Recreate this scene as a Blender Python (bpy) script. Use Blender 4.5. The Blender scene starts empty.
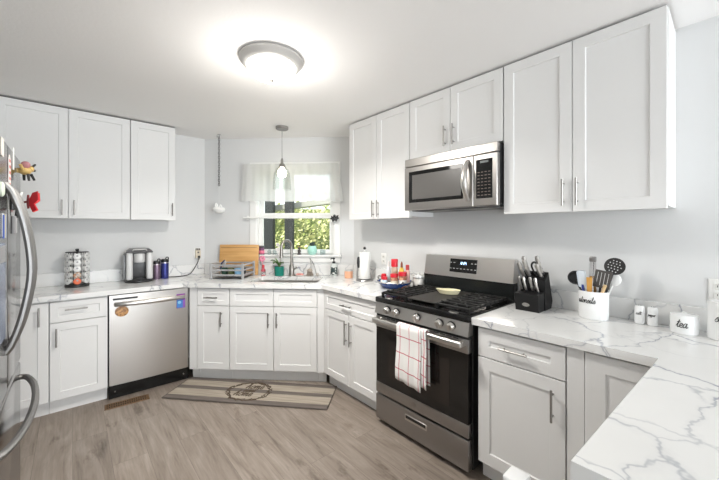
import bpy, bmesh, math, random
from mathutils import Vector, Matrix
from mathutils.geometry import tessellate_polygon
random.seed(7)
SC = bpy.context.scene
COL = SC.collection
PI = math.pi
R2 = math.sqrt(2)

# ------------------------------------------------------------------ camera
cam_d = bpy.data.cameras.new('camera')
cam_d.sensor_fit = 'HORIZONTAL'
cam_d.sensor_width = 36.0
cam_d.lens = 326.11 / 719.0 * 36.0
cam_d.shift_y = -(240 - 230.2) / 719.0
cam_d.clip_start = 0.02
cam = bpy.data.objects.new('camera', cam_d)
COL.objects.link(cam)
cam.location = (0, 0, 1.41)
cam.rotation_euler = (math.radians(90), 0, -math.radians(41.33))
SC.camera = cam

# ------------------------------------------------------------------ exposure
SC.view_settings.view_transform = 'Standard'
SC.view_settings.look = 'None'
SC.view_settings.exposure = 0.90
SC.view_settings.gamma = 1.0
SC.view_settings.use_curve_mapping = False

# ------------------------------------------------------------------ world, sun, added rear fill light
W = bpy.data.worlds.new('sky')
SC.world = W
W.use_nodes = True
bgn = W.node_tree.nodes['Background']
bgn.inputs['Color'].default_value = (0.86, 0.93, 1.0, 1)
bgn.inputs['Strength'].default_value = 1.5

def light(name, kind, loc, rot, energy, color, size=None, size_y=None, spread=None):
    d = bpy.data.lights.new(name, kind)
    d.energy = energy
    d.color = color
    if kind == 'AREA':
        d.shape = 'RECTANGLE'
        d.size = size
        d.size_y = size_y
        if spread: d.spread = spread
    o = bpy.data.objects.new(name, d)
    COL.objects.link(o)
    o.location = loc
    o.rotation_euler = rot
    return o

sun = light('sun', 'SUN', (6, 6, 8), (math.radians(40), 0, math.radians(-70)), 4.2, (1.0, 0.95, 0.85))
sun.data.angle = 0.02
# added area light for unseen daylight behind the camera, brightens the whole room
light('rear_daylight_fill', 'AREA', (0.6, -4.9, 1.25), (math.radians(110), 0, 0), 122, (0.94, 0.965, 1.0), 3.0, 2.1)

# ------------------------------------------------------------------ constants of the room
WL, WR, K, CEIL = 3.96, 2.34, 5.09, 2.447
XW, YB = -1.0, -5.0
CT = 0.915

# ------------------------------------------------------------------ materials
MATS = {}
def mat(name, col=(.8, .8, .8), rough=.5, metal=0.0, spec=None, emis=None, estr=0, trans=0, ior=None, aniso=None, coat=0, alpha=None):
    if name in MATS: return MATS[name]
    m = bpy.data.materials.new(name)
    m.use_nodes = True
    b = m.node_tree.nodes['Principled BSDF']
    b.inputs['Base Color'].default_value = (*col, 1)
    b.inputs['Roughness'].default_value = rough
    b.inputs['Metallic'].default_value = metal
    if spec is not None: b.inputs['Specular IOR Level'].default_value = spec
    if emis:
        b.inputs['Emission Color'].default_value = (*emis, 1)
        b.inputs['Emission Strength'].default_value = estr
    if trans: b.inputs['Transmission Weight'].default_value = trans
    if ior: b.inputs['IOR'].default_value = ior
    if coat: b.inputs['Coat Weight'].default_value = coat
    MATS[name] = m
    return m

def nodes(m):
    nt = m.node_tree
    return nt, nt.nodes['Principled BSDF']

def N(nt, kind, **kw):
    n = nt.nodes.new(kind)
    for k, v in kw.items():
        if k in ('operation', 'blend_type', 'data_type', 'feature', 'wave_type', 'bands_direction', 'interpolation', 'noise_dimensions'):
            setattr(n, k, v)
        else:
            n.inputs[k].default_value = v
    return n

def ramp(nt, stops):
    r = nt.nodes.new('ShaderNodeValToRGB')
    e = r.color_ramp.elements
    while len(e) < len(stops): e.new(0.5)
    for i, (p, c) in enumerate(stops):
        e[i].position = p
        e[i].color = c if len(c) == 4 else (*c, 1)
    return r

def add_noise_bump(m, scale, strength, dist=0.002, detail=2):
    nt, b = nodes(m)
    tc = nt.nodes.new('ShaderNodeTexCoord')
    n = N(nt, 'ShaderNodeTexNoise', Scale=scale, Detail=detail)
    nt.links.new(tc.outputs['Object'], n.inputs['Vector'])
    bp = N(nt, 'ShaderNodeBump', Strength=strength, Distance=dist)
    nt.links.new(n.outputs['Fac'], bp.inputs['Height'])
    nt.links.new(bp.outputs['Normal'], b.inputs['Normal'])

WALL = mat('wall_paint', (.685, .69, .69), .75)
add_noise_bump(WALL, 160, .08)
CEILM = mat('ceiling_paint', (.90, .89, .88), .85)
add_noise_bump(CEILM, 70, .22, .004, 3)
WHITE = mat('cabinet_paint', (.76, .76, .755), .5, spec=.3)
TRIM = mat('trim_paint', (.84, .84, .82), .4)
NICKEL = mat('brushed_nickel', (.34, .33, .315), .38, 1)
DARKNICK = mat('satin_nickel_dark', (.42, .41, .40), .35, 1)
CHROME = mat('chrome', (.75, .75, .76), .12, 1)
BLACK = mat('black_plastic', (.018, .018, .019), .35)
BLACKM = mat('black_matte', (.02, .02, .02), .6)
IRON = mat('cast_iron', (.010, .010, .010), .5, spec=.25)
ENAMEL = mat('black_enamel', (.008, .008, .008), .22, spec=.35)
BGLASS = mat('black_glass', (.008, .008, .008), .06)
PLAST = mat('white_plastic', (.82, .82, .80), .35)
CERAM = mat('white_ceramic', (.86, .87, .87), .2)
INK = mat('black_ink', (.015, .015, .015), .6)
RED = mat('red_plastic', (.55, .02, .03), .35)
GREYP = mat('grey_plastic', (.35, .35, .36), .45)
SILVERP = mat('silver_plastic', (.56, .56, .56), .5, .25)

def steel(name, col, rough, axis, stretch=300, amt=.014):
    m = mat(name, col, rough, 1)
    nodes(m)[1].inputs['Anisotropic'].default_value = .35
    return m
STEEL = steel('stainless_steel', (.60, .58, .555), .32, 0)
STEELD = steel('stainless_steel_dark', (.36, .35, .345), .33, 0)
STEELV = steel('stainless_steel_fridge', (.30, .295, .29), .16, 2, amt=.06)

def quartz():
    m = mat('veined_quartz', (.83, .83, .82), .16)
    nt, b = nodes(m)
    L = nt.links.new
    tc = nt.nodes.new('ShaderNodeTexCoord')
    nz = N(nt, 'ShaderNodeTexNoise', Scale=2.6, Detail=5, Roughness=.6)
    L(tc.outputs['Object'], nz.inputs['Vector'])
    sub = N(nt, 'ShaderNodeVectorMath', operation='SUBTRACT'); sub.inputs[1].default_value = (.5, .5, .5)
    L(nz.outputs['Color'], sub.inputs[0])
    scl = N(nt, 'ShaderNodeVectorMath', operation='SCALE'); scl.inputs['Scale'].default_value = .30
    L(sub.outputs[0], scl.inputs[0])
    add = N(nt, 'ShaderNodeVectorMath', operation='ADD')
    L(tc.outputs['Object'], add.inputs[0]); L(scl.outputs[0], add.inputs[1])
    mp = nt.nodes.new('ShaderNodeMapping')
    mp.inputs['Rotation'].default_value = (0, 0, .5)
    mp.inputs['Scale'].default_value = (1.0, 1.9, 1.5)
    L(add.outputs[0], mp.inputs['Vector'])
    v = N(nt, 'ShaderNodeTexVoronoi', feature='DISTANCE_TO_EDGE', Scale=1.75)
    L(mp.outputs[0], v.inputs['Vector'])
    r1 = ramp(nt, [(0, (1, 1, 1)), (.006, (.75, .75, .75)), (.014, (.14, .14, .14)), (.045, (0, 0, 0))])
    L(v.outputs['Distance'], r1.inputs['Fac'])
    msk = N(nt, 'ShaderNodeTexNoise', Scale=2.2, Detail=2)
    L(tc.outputs['Object'], msk.inputs['Vector'])
    r2 = ramp(nt, [(.30, (.15, .15, .15)), (.56, (1, 1, 1))])
    L(msk.outputs['Fac'], r2.inputs['Fac'])
    mul = N(nt, 'ShaderNodeMath', operation='MULTIPLY')
    L(r1.outputs['Color'], mul.inputs[0]); L(r2.outputs['Color'], mul.inputs[1])
    cl = N(nt, 'ShaderNodeTexNoise', Scale=1.6, Detail=4)
    L(tc.outputs['Object'], cl.inputs['Vector'])
    r3 = ramp(nt, [(.3, (.72, .72, .71)), (.6, (.79, .79, .78))])
    L(cl.outputs['Fac'], r3.inputs['Fac'])
    v2 = N(nt, 'ShaderNodeTexVoronoi', feature='DISTANCE_TO_EDGE', Scale=3.1)
    mp2 = nt.nodes.new('ShaderNodeMapping'); mp2.inputs['Rotation'].default_value = (0, 0, -.7); mp2.inputs['Location'].default_value = (3.1, 1.7, .4)
    mp2.inputs['Scale'].default_value = (1.6, .9, 1.2)
    L(add.outputs[0], mp2.inputs['Vector']); L(mp2.outputs[0], v2.inputs['Vector'])
    rv2 = ramp(nt, [(0, (.62, .62, .62)), (.012, (.30, .30, .30)), (.035, (0, 0, 0))])
    L(v2.outputs['Distance'], rv2.inputs['Fac'])
    msk2 = N(nt, 'ShaderNodeTexNoise', Scale=1.5, Detail=2); L(mp2.outputs[0], msk2.inputs['Vector'])
    rm2 = ramp(nt, [(.44, (0, 0, 0)), (.58, (1, 1, 1))]); L(msk2.outputs['Fac'], rm2.inputs['Fac'])
    mul2 = N(nt, 'ShaderNodeMath', operation='MULTIPLY'); L(rv2.outputs['Color'], mul2.inputs[0]); L(rm2.outputs['Color'], mul2.inputs[1])
    mxm = N(nt, 'ShaderNodeMath', operation='MAXIMUM'); L(mul.outputs[0], mxm.inputs[0]); L(mul2.outputs[0], mxm.inputs[1])
    mx = N(nt, 'ShaderNodeMix', data_type='RGBA')
    L(mxm.outputs[0], mx.inputs['Factor'])
    L(r3.outputs['Color'], mx.inputs[6])
    mx.inputs[7].default_value = (.27, .29, .34, 1)
    L(mx.outputs[2], b.inputs['Base Color'])
    return m
QUARTZ = quartz()

def plank_floor():
    m = mat('vinyl_plank', (.3, .24, .19), .42)
    nt, b = nodes(m)
    L = nt.links.new
    tc = nt.nodes.new('ShaderNodeTexCoord')
    rot = nt.nodes.new('ShaderNodeMapping')
    rot.inputs['Rotation'].default_value = (0, 0, PI / 2)
    L(tc.outputs['Object'], rot.inputs['Vector'])
    br = nt.nodes.new('ShaderNodeTexBrick')
    br.offset = .37
    br.inputs['Scale'].default_value = 1.0
    br.inputs['Brick Width'].default_value = 1.22
    br.inputs['Row Height'].default_value = .18
    br.inputs['Mortar Size'].default_value = .0009
    br.inputs['Mortar Smooth'].default_value = .3
    br.inputs['Color1'].default_value = (0, 0, 0, 1)
    br.inputs['Color2'].default_value = (1, 1, 1, 1)
    br.inputs['Mortar'].default_value = (.5, .5, .5, 1)
    L(rot.outputs[0], br.inputs['Vector'])
    # grain, shifted plank by plank
    off = N(nt, 'ShaderNodeVectorMath', operation='SCALE'); off.inputs['Scale'].default_value = 7.0
    L(br.outputs['Color'], off.inputs[0])
    add = N(nt, 'ShaderNodeVectorMath', operation='ADD')
    L(tc.outputs['Object'], add.inputs[0]); L(off.outputs[0], add.inputs[1])
    mp = nt.nodes.new('ShaderNodeMapping'); mp.inputs['Scale'].default_value = (9, 1.3, 1)
    L(add.outputs[0], mp.inputs['Vector'])
    g = N(nt, 'ShaderNodeTexNoise', Scale=1.4, Detail=6, Roughness=.62, Distortion=1.2)
    L(mp.outputs[0], g.inputs['Vector'])
    mp2 = nt.nodes.new('ShaderNodeMapping'); mp2.inputs['Scale'].default_value = (90, 5, 1)
    L(add.outputs[0], mp2.inputs['Vector'])
    g2 = N(nt, 'ShaderNodeTexNoise', Scale=1.0, Detail=4)
    L(mp2.outputs[0], g2.inputs['Vector'])
    mixg = N(nt, 'ShaderNodeMix', data_type='RGBA', Factor=.3)
    L(g.outputs['Fac'], mixg.inputs[6]); L(g2.outputs['Fac'], mixg.inputs[7])
    r = ramp(nt, [(.28, (.105, .082, .066)), (.42, (.208, .170, .140)), (.55, (.268, .224, .188)), (.72, (.35, .30, .26))])
    L(mixg.outputs[2], r.inputs['Fac'])
    var = N(nt, 'ShaderNodeMapRange'); var.inputs['To Min'].default_value = .93; var.inputs['To Max'].default_value = 1.06
    L(br.outputs['Color'], var.inputs['Value'])
    vm = N(nt, 'ShaderNodeVectorMath', operation='SCALE')
    L(r.outputs['Color'], vm.inputs[0]); L(var.outputs['Result'], vm.inputs['Scale'])
    # knots
    mp3 = nt.nodes.new('ShaderNodeMapping'); mp3.inputs['Scale'].default_value = (7, 2.6, 1)
    L(add.outputs[0], mp3.inputs['Vector'])
    kn = N(nt, 'ShaderNodeTexNoise', Scale=1.0, Detail=5, Roughness=.65)
    L(mp3.outputs[0], kn.inputs['Vector'])
    kr = ramp(nt, [(.60, (1, 1, 1)), (.70, (.55, .50, .47))])
    L(kn.outputs['Fac'], kr.inputs['Fac'])
    mk = N(nt, 'ShaderNodeMix', data_type='RGBA', blend_type='MULTIPLY', Factor=1.0)
    L(vm.outputs[0], mk.inputs[6]); L(kr.outputs['Color'], mk.inputs[7])
    mm = N(nt, 'ShaderNodeMix', data_type='RGBA')
    L(br.outputs['Fac'], mm.inputs['Factor'])
    L(mk.outputs[2], mm.inputs[6]); mm.inputs[7].default_value = (.12, .095, .078, 1)
    L(mm.outputs[2], b.inputs['Base Color'])
    bp = N(nt, 'ShaderNodeBump', Strength=.12, Distance=.002)
    L(g2.outputs['Fac'], bp.inputs['Height']); L(bp.outputs['Normal'], b.inputs['Normal'])
    return m
FLOORM = plank_floor()

def wood(name, c1, c2, scale=(3, 40, 40), rough=.45):
    m = mat(name, c1, rough)
    nt, b = nodes(m)
    tc = nt.nodes.new('ShaderNodeTexCoord')
    mp = nt.nodes.new('ShaderNodeMapping'); mp.inputs['Scale'].default_value = scale
    n = N(nt, 'ShaderNodeTexNoise', Scale=1.0, Detail=4)
    nt.links.new(tc.outputs['Object'], mp.inputs['Vector'])
    nt.links.new(mp.outputs[0], n.inputs['Vector'])
    r = ramp(nt, [(.35, c1), (.65, c2)])
    nt.links.new(n.outputs['Fac'], r.inputs['Fac'])
    nt.links.new(r.outputs['Color'], b.inputs['Base Color'])
    return m
BAMBOO = wood('bamboo', (.56, .30, .10), (.68, .40, .16))
BROWNW = wood('brown_wood', (.20, .11, .05), (.30, .17, .08))

def speckle(name, c1, c2, scale, lo=.45, hi=.55, rough=.5):
    m = mat(name, c1, rough)
    nt, b = nodes(m)
    tc = nt.nodes.new('ShaderNodeTexCoord')
    n = N(nt, 'ShaderNodeTexNoise', Scale=scale, Detail=2)
    nt.links.new(tc.outputs['Object'], n.inputs['Vector'])
    r = ramp(nt, [(lo, c1), (hi, c2)])
    nt.links.new(n.outputs['Fac'], r.inputs['Fac'])
    nt.links.new(r.outputs['Color'], b.inputs['Base Color'])
    return m

def pane_glass(name='window_glass', tint=(.97, .99, .98), refl=.06):
    m = bpy.data.materials.new(name); m.use_nodes = True
    nt = m.node_tree
    for n in list(nt.nodes): nt.nodes.remove(n)
    out = nt.nodes.new('ShaderNodeOutputMaterial')
    t = nt.nodes.new('ShaderNodeBsdfTransparent'); t.inputs['Color'].default_value = (*tint, 1)
    g = nt.nodes.new('ShaderNodeBsdfGlossy'); g.inputs['Roughness'].default_value = .03
    lw = nt.nodes.new('ShaderNodeLayerWeight'); lw.inputs['Blend'].default_value = .5
    pw = nt.nodes.new('ShaderNodeMath'); pw.operation = 'POWER'; pw.inputs[1].default_value = 3.0
    nt.links.new(lw.outputs['Facing'], pw.inputs[0])
    fr = nt.nodes.new('ShaderNodeMath'); fr.operation = 'MULTIPLY_ADD'; fr.inputs[1].default_value = .45; fr.inputs[2].default_value = .035
    nt.links.new(pw.outputs[0], fr.inputs[0])
    mx = nt.nodes.new('ShaderNodeMixShader')
    nt.links.new(fr.outputs[0], mx.inputs[0]); nt.links.new(t.outputs[0], mx.inputs[1]); nt.links.new(g.outputs[0], mx.inputs[2])
    nt.links.new(mx.outputs[0], out.inputs[0])
    return m
PANE = pane_glass()
SHADEGLASS = pane_glass('clear_shade_glass', (.95, .96, .95))
JARGLASS = pane_glass('clear_jar_glass', (.90, .93, .93))

def sheer():
    m = bpy.data.materials.new('sheer_fabric'); m.use_nodes = True
    nt = m.node_tree
    for n in list(nt.nodes): nt.nodes.remove(n)
    L = nt.links.new
    out = nt.nodes.new('ShaderNodeOutputMaterial')
    d = nt.nodes.new('ShaderNodeBsdfDiffuse'); d.inputs['Color'].default_value = (.86, .86, .85, 1)
    tl = nt.nodes.new('ShaderNodeBsdfTranslucent'); tl.inputs['Color'].default_value = (.84, .84, .82, 1)
    tp = nt.nodes.new('ShaderNodeBsdfTransparent')
    a = nt.nodes.new('ShaderNodeMixShader'); a.inputs[0].default_value = .45
    b = nt.nodes.new('ShaderNodeMixShader'); b.inputs[0].default_value = .22
    L(d.outputs[0], a.inputs[1]); L(tl.outputs[0], a.inputs[2])
    L(a.outputs[0], b.inputs[1]); L(tp.outputs[0], b.inputs[2])
    L(b.outputs[0], out.inputs[0])
    return m
SHEER = sheer()

# ------------------------------------------------------------------ mesh builder
class MB:
    def __init__(s):
        s.bm = bmesh.new(); s.T = Matrix(); s.mi = 0
    def _v(s, co): return s.bm.verts.new(s.T @ Vector(co))
    def _f(s, vs):
        try:
            f = s.bm.faces.new(vs); f.material_index = s.mi; return f
        except ValueError: return None
    def box(s, x0, x1, y0, y1, z0, z1, bev=0, seg=1):
        v = [s._v((x, y, z)) for x in (x0, x1) for y in (y0, y1) for z in (z0, z1)]
        fs = [s._f([v[i] for i in q]) for q in ((0, 1, 3, 2), (4, 6, 7, 5), (0, 4, 5, 1), (2, 3, 7, 6), (0, 2, 6, 4), (1, 5, 7, 3))]
        if bev:
            es = {e for f in fs for e in f.edges}
            r = bmesh.ops.bevel(s.bm, geom=list(es), offset=bev, segments=seg, profile=.5, affect='EDGES')
            for f in r['faces']: f.material_index = s.mi
        return s
    def rings(s, rings, cap0=True, cap1=True, closed=True):
        R = [[s._v(p) for p in r] for r in rings]
        n = len(R[0])
        for a, b in zip(R, R[1:]):
            for i in range(n if closed else n - 1):
                j = (i + 1) % n
                s._f([a[i], a[j], b[j], b[i]])
        if cap0 and closed: s._f(R[0][::-1])
        if cap1 and closed: s._f(R[-1])
        return s
    def lathe(s, prof, c=(0, 0, 0), seg=24, axis='Z', sx=1, sy=1, cap0=True, cap1=True):
        out = []
        for r, z in prof:
            ring = []
            for i in range(seg):
                a = 2 * PI * i / seg
                x, y = max(r, 1e-5) * math.cos(a) * sx, max(r, 1e-5) * math.sin(a) * sy
                p = (x, y, z) if axis == 'Z' else ((x, -z, y) if axis == 'Y' else (z, x, y))
                ring.append((c[0] + p[0], c[1] + p[1], c[2] + p[2]))
            out.append(ring)
        return s.rings(out, cap0, cap1)
    def cyl(s, p0, p1, r, seg=12, r1=None):
        return s.tube([p0, p1], r, seg, radii=[r, r if r1 is None else r1])
    def tube(s, pts, r, seg=8, radii=None, sq=1.0, closed=False):
        P = [Vector(p) for p in pts]
        n = len(P)
        tang = []
        for i in range(n):
            if closed: t = P[(i + 1) % n] - P[i - 1]
            else: t = P[min(i + 1, n - 1)] - P[max(i - 1, 0)]
            tang.append(t.normalized() if t.length > 1e-9 else Vector((0, 0, 1)))
        u = tang[0].orthogonal().normalized()
        if abs(tang[0].z) < .9: u = (Vector((0, 0, 1)) - tang[0] * tang[0].z).normalized()
        out = []
        for i in range(n):
            t = tang[i]
            u = (u - t * u.dot(t))
            u = u.normalized() if u.length > 1e-6 else t.orthogonal().normalized()
            w = t.cross(u)
            rr = radii[i] if radii else r
            out.append([tuple(P[i] + u * rr * sq * math.cos(2 * PI * k / seg) + w * rr * math.sin(2 * PI * k / seg)) for k in range(seg)])
        if closed: out.append(out[0])
        return s.rings(out, not closed, not closed)
    def sphere(s, c, r, seg=16, n=10, sx=1, sy=1, sz=1):
        prof = [(r * math.sin(PI * i / n), -r * sz * math.cos(PI * i / n)) for i in range(n + 1)]
        return s.lathe(prof, c, seg, sx=sx, sy=sy)
    def prism(s, poly, z0, z1, axis='Z'):
        def p(a, b, z): return (a, b, z) if axis == 'Z' else ((a, z, b) if axis == 'Y' else (z, a, b))
        return s.rings([[p(a, b, z0) for a, b in poly], [p(a, b, z1) for a, b in poly]])
    def poly(s, pts):
        s._f([s._v(p) for p in pts]); return s
    def shaker(s, x0, x1, z0, z1, yf, th=.02, rail=.058, rec=.007):
        """five-piece door: flat frame, sunk flat panel, face at y = yf looking to -y"""
        e = .0015
        def ring(dx, y): return [(x0 + dx, y, z0 + dx), (x1 - dx, y, z0 + dx), (x1 - dx, y, z1 - dx), (x0 + dx, y, z1 - dx)]
        return s.rings([ring(0, yf + th), ring(0, yf + e), ring(e, yf), ring(rail, yf), ring(rail + .003, yf + rec)])
    def pull(s, p0, p1, out, r=.006, stand=.03):
        """bar pull between two end points on the face, standing off along out"""
        p0, p1, o = Vector(p0), Vector(p1), Vector(out).normalized() * stand
        s.cyl(p0 + o, p1 + o, r, 10)
        d = (p1 - p0)
        for f in (.16, .84):
            q = p0 + d * f
            s.cyl(q, q + o, r * .75, 8)
        return s
    def build(s, name, mats, parent=None, smooth=35, loc=None, rotz=None):
        bmesh.ops.remove_doubles(s.bm, verts=s.bm.verts, dist=1e-6)
        bmesh.ops.recalc_face_normals(s.bm, faces=s.bm.faces)
        me = bpy.data.meshes.new(name)
        s.bm.to_mesh(me); s.bm.free()
        for m in (mats if isinstance(mats, (list, tuple)) else [mats]): me.materials.append(m)
        if smooth:
            me.polygons.foreach_set('use_smooth', [True] * len(me.polygons))
            me.set_sharp_from_angle(angle=math.radians(smooth))
        o = bpy.data.objects.new(name, me)
        COL.objects.link(o)
        if parent: o.parent = parent
        if loc is not None: o.location = loc
        if rotz is not None: o.rotation_euler = (0, 0, rotz)
        return o

def tag(o, label, cat, group=None, kind=None):
    o['label'] = label; o['category'] = cat
    if group: o['group'] = group
    if kind: o['kind'] = kind
    return o
def thing(name, label, cat, loc=(0, 0, 0), rotz=0, group=None):
    o = bpy.data.objects.new(name, None)
    o.empty_display_size = .1
    COL.objects.link(o)
    o.location = loc; o.rotation_euler = (0, 0, rotz)
    return tag(o, label, cat, group)
def structure(o, label=None):
    o['kind'] = 'structure'
    if label: o['label'] = label
    return o
def copy_tree(o, parent=None):
    c = o.copy(); COL.objects.link(c)
    if parent: c.parent = parent
    for ch in list(o.children): copy_tree(ch, c)
    return c
RL, RR, RD = 0.0, -PI / 2, -PI / 4
def pL(x, d=0, z=0): return (x, WL - d, z)              # along the left wall, d metres out from it
def pR(y, d=0, z=0): return (WR - d, y, z)              # along the range wall
def pD(t, d=0, z=0):                                    # along the window wall
    dep = K / R2 - d
    return ((t + dep) / R2, (dep - t) / R2, z)
def arc(c, r, a0, a1, n, plane='XZ'):
    out = []
    for i in range(n + 1):
        a = a0 + (a1 - a0) * i / n
        u, v = r * math.cos(a), r * math.sin(a)
        out.append({'XZ': (c[0] + u, c[1], c[2] + v), 'YZ': (c[0], c[1] + u, c[2] + v), 'XY': (c[0] + u, c[1] + v, c[2])}[plane])
    return out
def smooth_pts(pts, n=6):
    """Catmull-Rom through the points"""
    P = [Vector(p) for p in pts]
    P = [2 * P[0] - P[1]] + P + [2 * P[-1] - P[-2]]
    out = []
    for i in range(1, len(P) - 2):
        for k in range(n):
            t = k / n
            a, b, c, d = P[i - 1], P[i], P[i + 1], P[i + 2]
            out.append(tuple(.5 * ((2 * b) + (c - a) * t + (2 * a - 5 * b + 4 * c - d) * t * t + (3 * b - a - 3 * c + d) * t ** 3)))
    out.append(tuple(P[-2]))
    return out

# hand lettering: strokes per letter on an x-height of 1, (strokes, advance)
GLY = {
 't': ([[(0, .3), (.25, .9), (.42, 1.75)], [(.42, 1.75), (.27, .5), (.36, .02), (.62, .22)], [(.05, 1.2), (.68, 1.28)]], .55),
 'e': ([[(0, .25), (.42, .5), (.52, .82), (.34, 1), (.12, .7), (.14, .2), (.38, 0), (.66, .25)]], .6),
 'a': ([[(.58, .82), (.36, 1), (.1, .62), (.14, .1), (.38, .12), (.58, .75), (.62, 1), (.56, .2), (.68, 0), (.9, .25)]], .85),
 'u': ([[(0, .3), (.15, 1), (.12, .2), (.3, 0), (.52, .5), (.6, 1), (.56, .2), (.7, 0), (.9, .25)]], .85),
 'n': ([[(0, .3), (.12, 1), (.12, 0)], [(.12, .2), (.3, .85), (.5, 1), (.55, .6), (.55, .1), (.68, 0), (.85, .25)]], .8),
 's': ([[(0, .25), (.35, 1.0), (.42, .75), (.52, .3), (.3, 0), (.08, .15)], [(.3, 0), (.62, .25)]], .58),
 'i': ([[(0, .3), (.2, 1), (.18, .2), (.3, 0), (.5, .25)], [(.24, 1.4), (.27, 1.46)]], .45),
 'l': ([[(0, .25), (.35, 1.2), (.36, 1.85), (.2, 1.6), (.16, .3), (.3, 0), (.52, .25)]], .47),
 'h': ([[(0, .25), (.35, 1.2), (.36, 1.85), (.2, 1.5), (.12, 0)], [(.12, .2), (.35, .9), (.5, .95), (.52, .4), (.6, 0), (.8, .25)]], .75),
 'o': ([[(.4, 1), (.12, .75), (.14, .15), (.4, 0), (.6, .4), (.52, .9), (.4, 1), (.75, .85)]], .72),
 'm': ([[(0, .3), (.12, 1), (.1, 0)], [(.1, .2), (.3, .95), (.42, .9), (.42, 0)], [(.42, .2), (.62, .95), (.74, .9), (.74, .1), (.86, 0), (1.0, .25)]], .95),
 'p': ([[(0, .3), (.16, 1), (.06, -.8)], [(.12, .4), (.35, 1), (.58, .7), (.5, .1), (.2, .05)], [(.5, .1), (.75, .25)]], .7),
 'r': ([[(0, .3), (.14, 1), (.14, 0)], [(.14, .5), (.34, .95), (.55, .9)]], .52),
 'w': ([[(0, 1), (.12, .1), (.3, 0), (.45, .9), (.5, .1), (.7, 0), (.85, 1)]], .9),
 'g': ([[(.58, .82), (.36, 1), (.1, .62), (.14, .1), (.38, .12), (.58, .75), (.62, 1), (.55, -.6), (.3, -.8), (.2, -.5), (.8, .25)]], .82),
}
def lettering(mb, word, size, fn, r, slant=.18):
    """write word centred on u=0; fn(u, v) puts a point of the writing on its surface"""
    width = sum(GLY[c][1] for c in word) * size
    u = -width / 2
    for c in word:
        for st in GLY[c][0]:
            p = smooth_pts([(a + slant * b, b, 0) for a, b in st], 4)
            mb.tube([fn(u + q[0] * size, q[1] * size) for q in p], r, 5)
        u += GLY[c][1] * size

# ================================================================== the room
def slab(name, pts, z0, z1, m, label=None):
    return structure(MB().prism(pts, z0, z1).build(name, m, smooth=0), label)
cornerL, cornerR = (K - WL, WL), (WR, K - WR)
room = [(XW, YB), (WR, YB), cornerR, cornerL, (XW, WL)]
big = [(XW - .12, YB - .12), (WR + .12, YB - .12), (WR + .12, K - WR + .05), (K - WL + .05, WL + .12), (XW - .12, WL + .12)]
slab('floor', big, -.05, 0, FLOORM)
slab('ceiling', big, CEIL, CEIL + .08, CEILM)
structure(MB().box(XW - .12, K - WL + .05, WL, WL + .12, 0, CEIL).build('wall_left', WALL, smooth=0))
structure(MB().box(WR, WR + .12, YB, K - WR + .05, 0, CEIL).build('wall_right', WALL, smooth=0))
structure(MB().box(XW - .12, XW, YB, WL, 0, CEIL).build('wall_side', WALL, smooth=0))
m = MB()
m.box(XW, -.95, YB - .12, YB, 0, CEIL); m.box(2.15, WR, YB - .12, YB, 0, CEIL); m.box(-.95, 2.15, YB - .12, YB, 2.32, CEIL)
structure(m.build('wall_rear', WALL, smooth=0))
m = MB()
for x in (-.95, .58, 2.07): m.box(x, x + .08, YB - .10, YB - .02, .0, 2.32)
m.box(-.95, 2.15, YB - .10, YB - .02, 2.24, 2.32)
m.box(-.95, 2.15, YB - .10, YB - .02, 0, .08)
d = structure(m.build('added_door_1', TRIM, smooth=0))  # unseen patio door frame, added to go around the rear area light
structure(MB().box(-.9, 2.1, YB - .065, YB - .060, .08, 2.24).build('added_door_pane', PANE, d, smooth=0))

# ---- the window wall: a wall with a hole, in its own frame (x along the wall, y into it)
TW0, TW1 = (cornerL[0] - cornerL[1]) / R2, (cornerR[0] - cornerR[1]) / R2     # wall ends in t
HX0, HX1, HZ0, HZ1 = -1.395, -.515, 1.135, 2.10                                # hole
m = MB()
e = .12
for a in ((TW0, HX0, 0, CEIL), (HX1, TW1, 0, CEIL), (HX0, HX1, 0, HZ0), (HX0, HX1, HZ1, CEIL)):
    m.box(a[0], a[1], 0, e, a[2], a[3])
structure(m.build('wall_window', WALL, smooth=0, loc=pD(0), rotz=RD))
# casing, stool and apron
m = MB()
w = .072
m.box(HX0 - w, HX0, -.016, 0, HZ0 - .01, HZ1 + w, .003)
m.box(HX1, HX1 + w, -.016, 0, HZ0 - .01, HZ1 + w, .003)
m.box(HX0, HX1, -.016, 0, HZ1, HZ1 + w, .003)
m.box(HX0 - w, HX1 + w, -.013, 0, HZ0 - .085, HZ0 - .018, .003)
structure(m.build('trim_1', TRIM, loc=pD(0), rotz=RD))
structure(MB().box(HX0 - w - .015, HX1 + w + .015, -.045, .075, HZ0 - .018, HZ0 + .002, .004).build('trim_2', TRIM, loc=pD(0), rotz=RD))
# jamb lining
m = MB()
m.box(HX0, HX0 + .012, 0, .12, HZ0, HZ1); m.box(HX1 - .012, HX1, 0, .12, HZ0, HZ1); m.box(HX0, HX1, 0, .12, HZ1 - .012, HZ1)
m.box(HX0, HX1, .075, .12, HZ0 - .01, HZ0 + .012)
win = structure(m.build('window_1', TRIM, loc=pD(0), rotz=RD))
def sash(z0, z1, y, name):
    m = MB()
    a, b = HX0 + .012, HX1 - .012
    s = .045
    m.box(a, a + s, y, y + .03, z0, z1, .002); m.box(b - s, b, y, y + .03, z0, z1, .002)
    m.box(a + s, b - s, y, y + .03, z0, z0 + s, .002); m.box(a + s, b - s, y, y + .03, z1 - s, z1, .002)
    o = m.build(name, TRIM, win)
    structure(o)
    p = MB().box(a + s - .004, b - s + .004, y + .012, y + .016, z0 + s - .004, z1 - s + .004).build('window_pane', PANE, o, smooth=0)
    structure(p)
sash(1.147, 1.605, .045, 'window_sash')
sash(1.562, 2.088, .080, 'window_sash')
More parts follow.
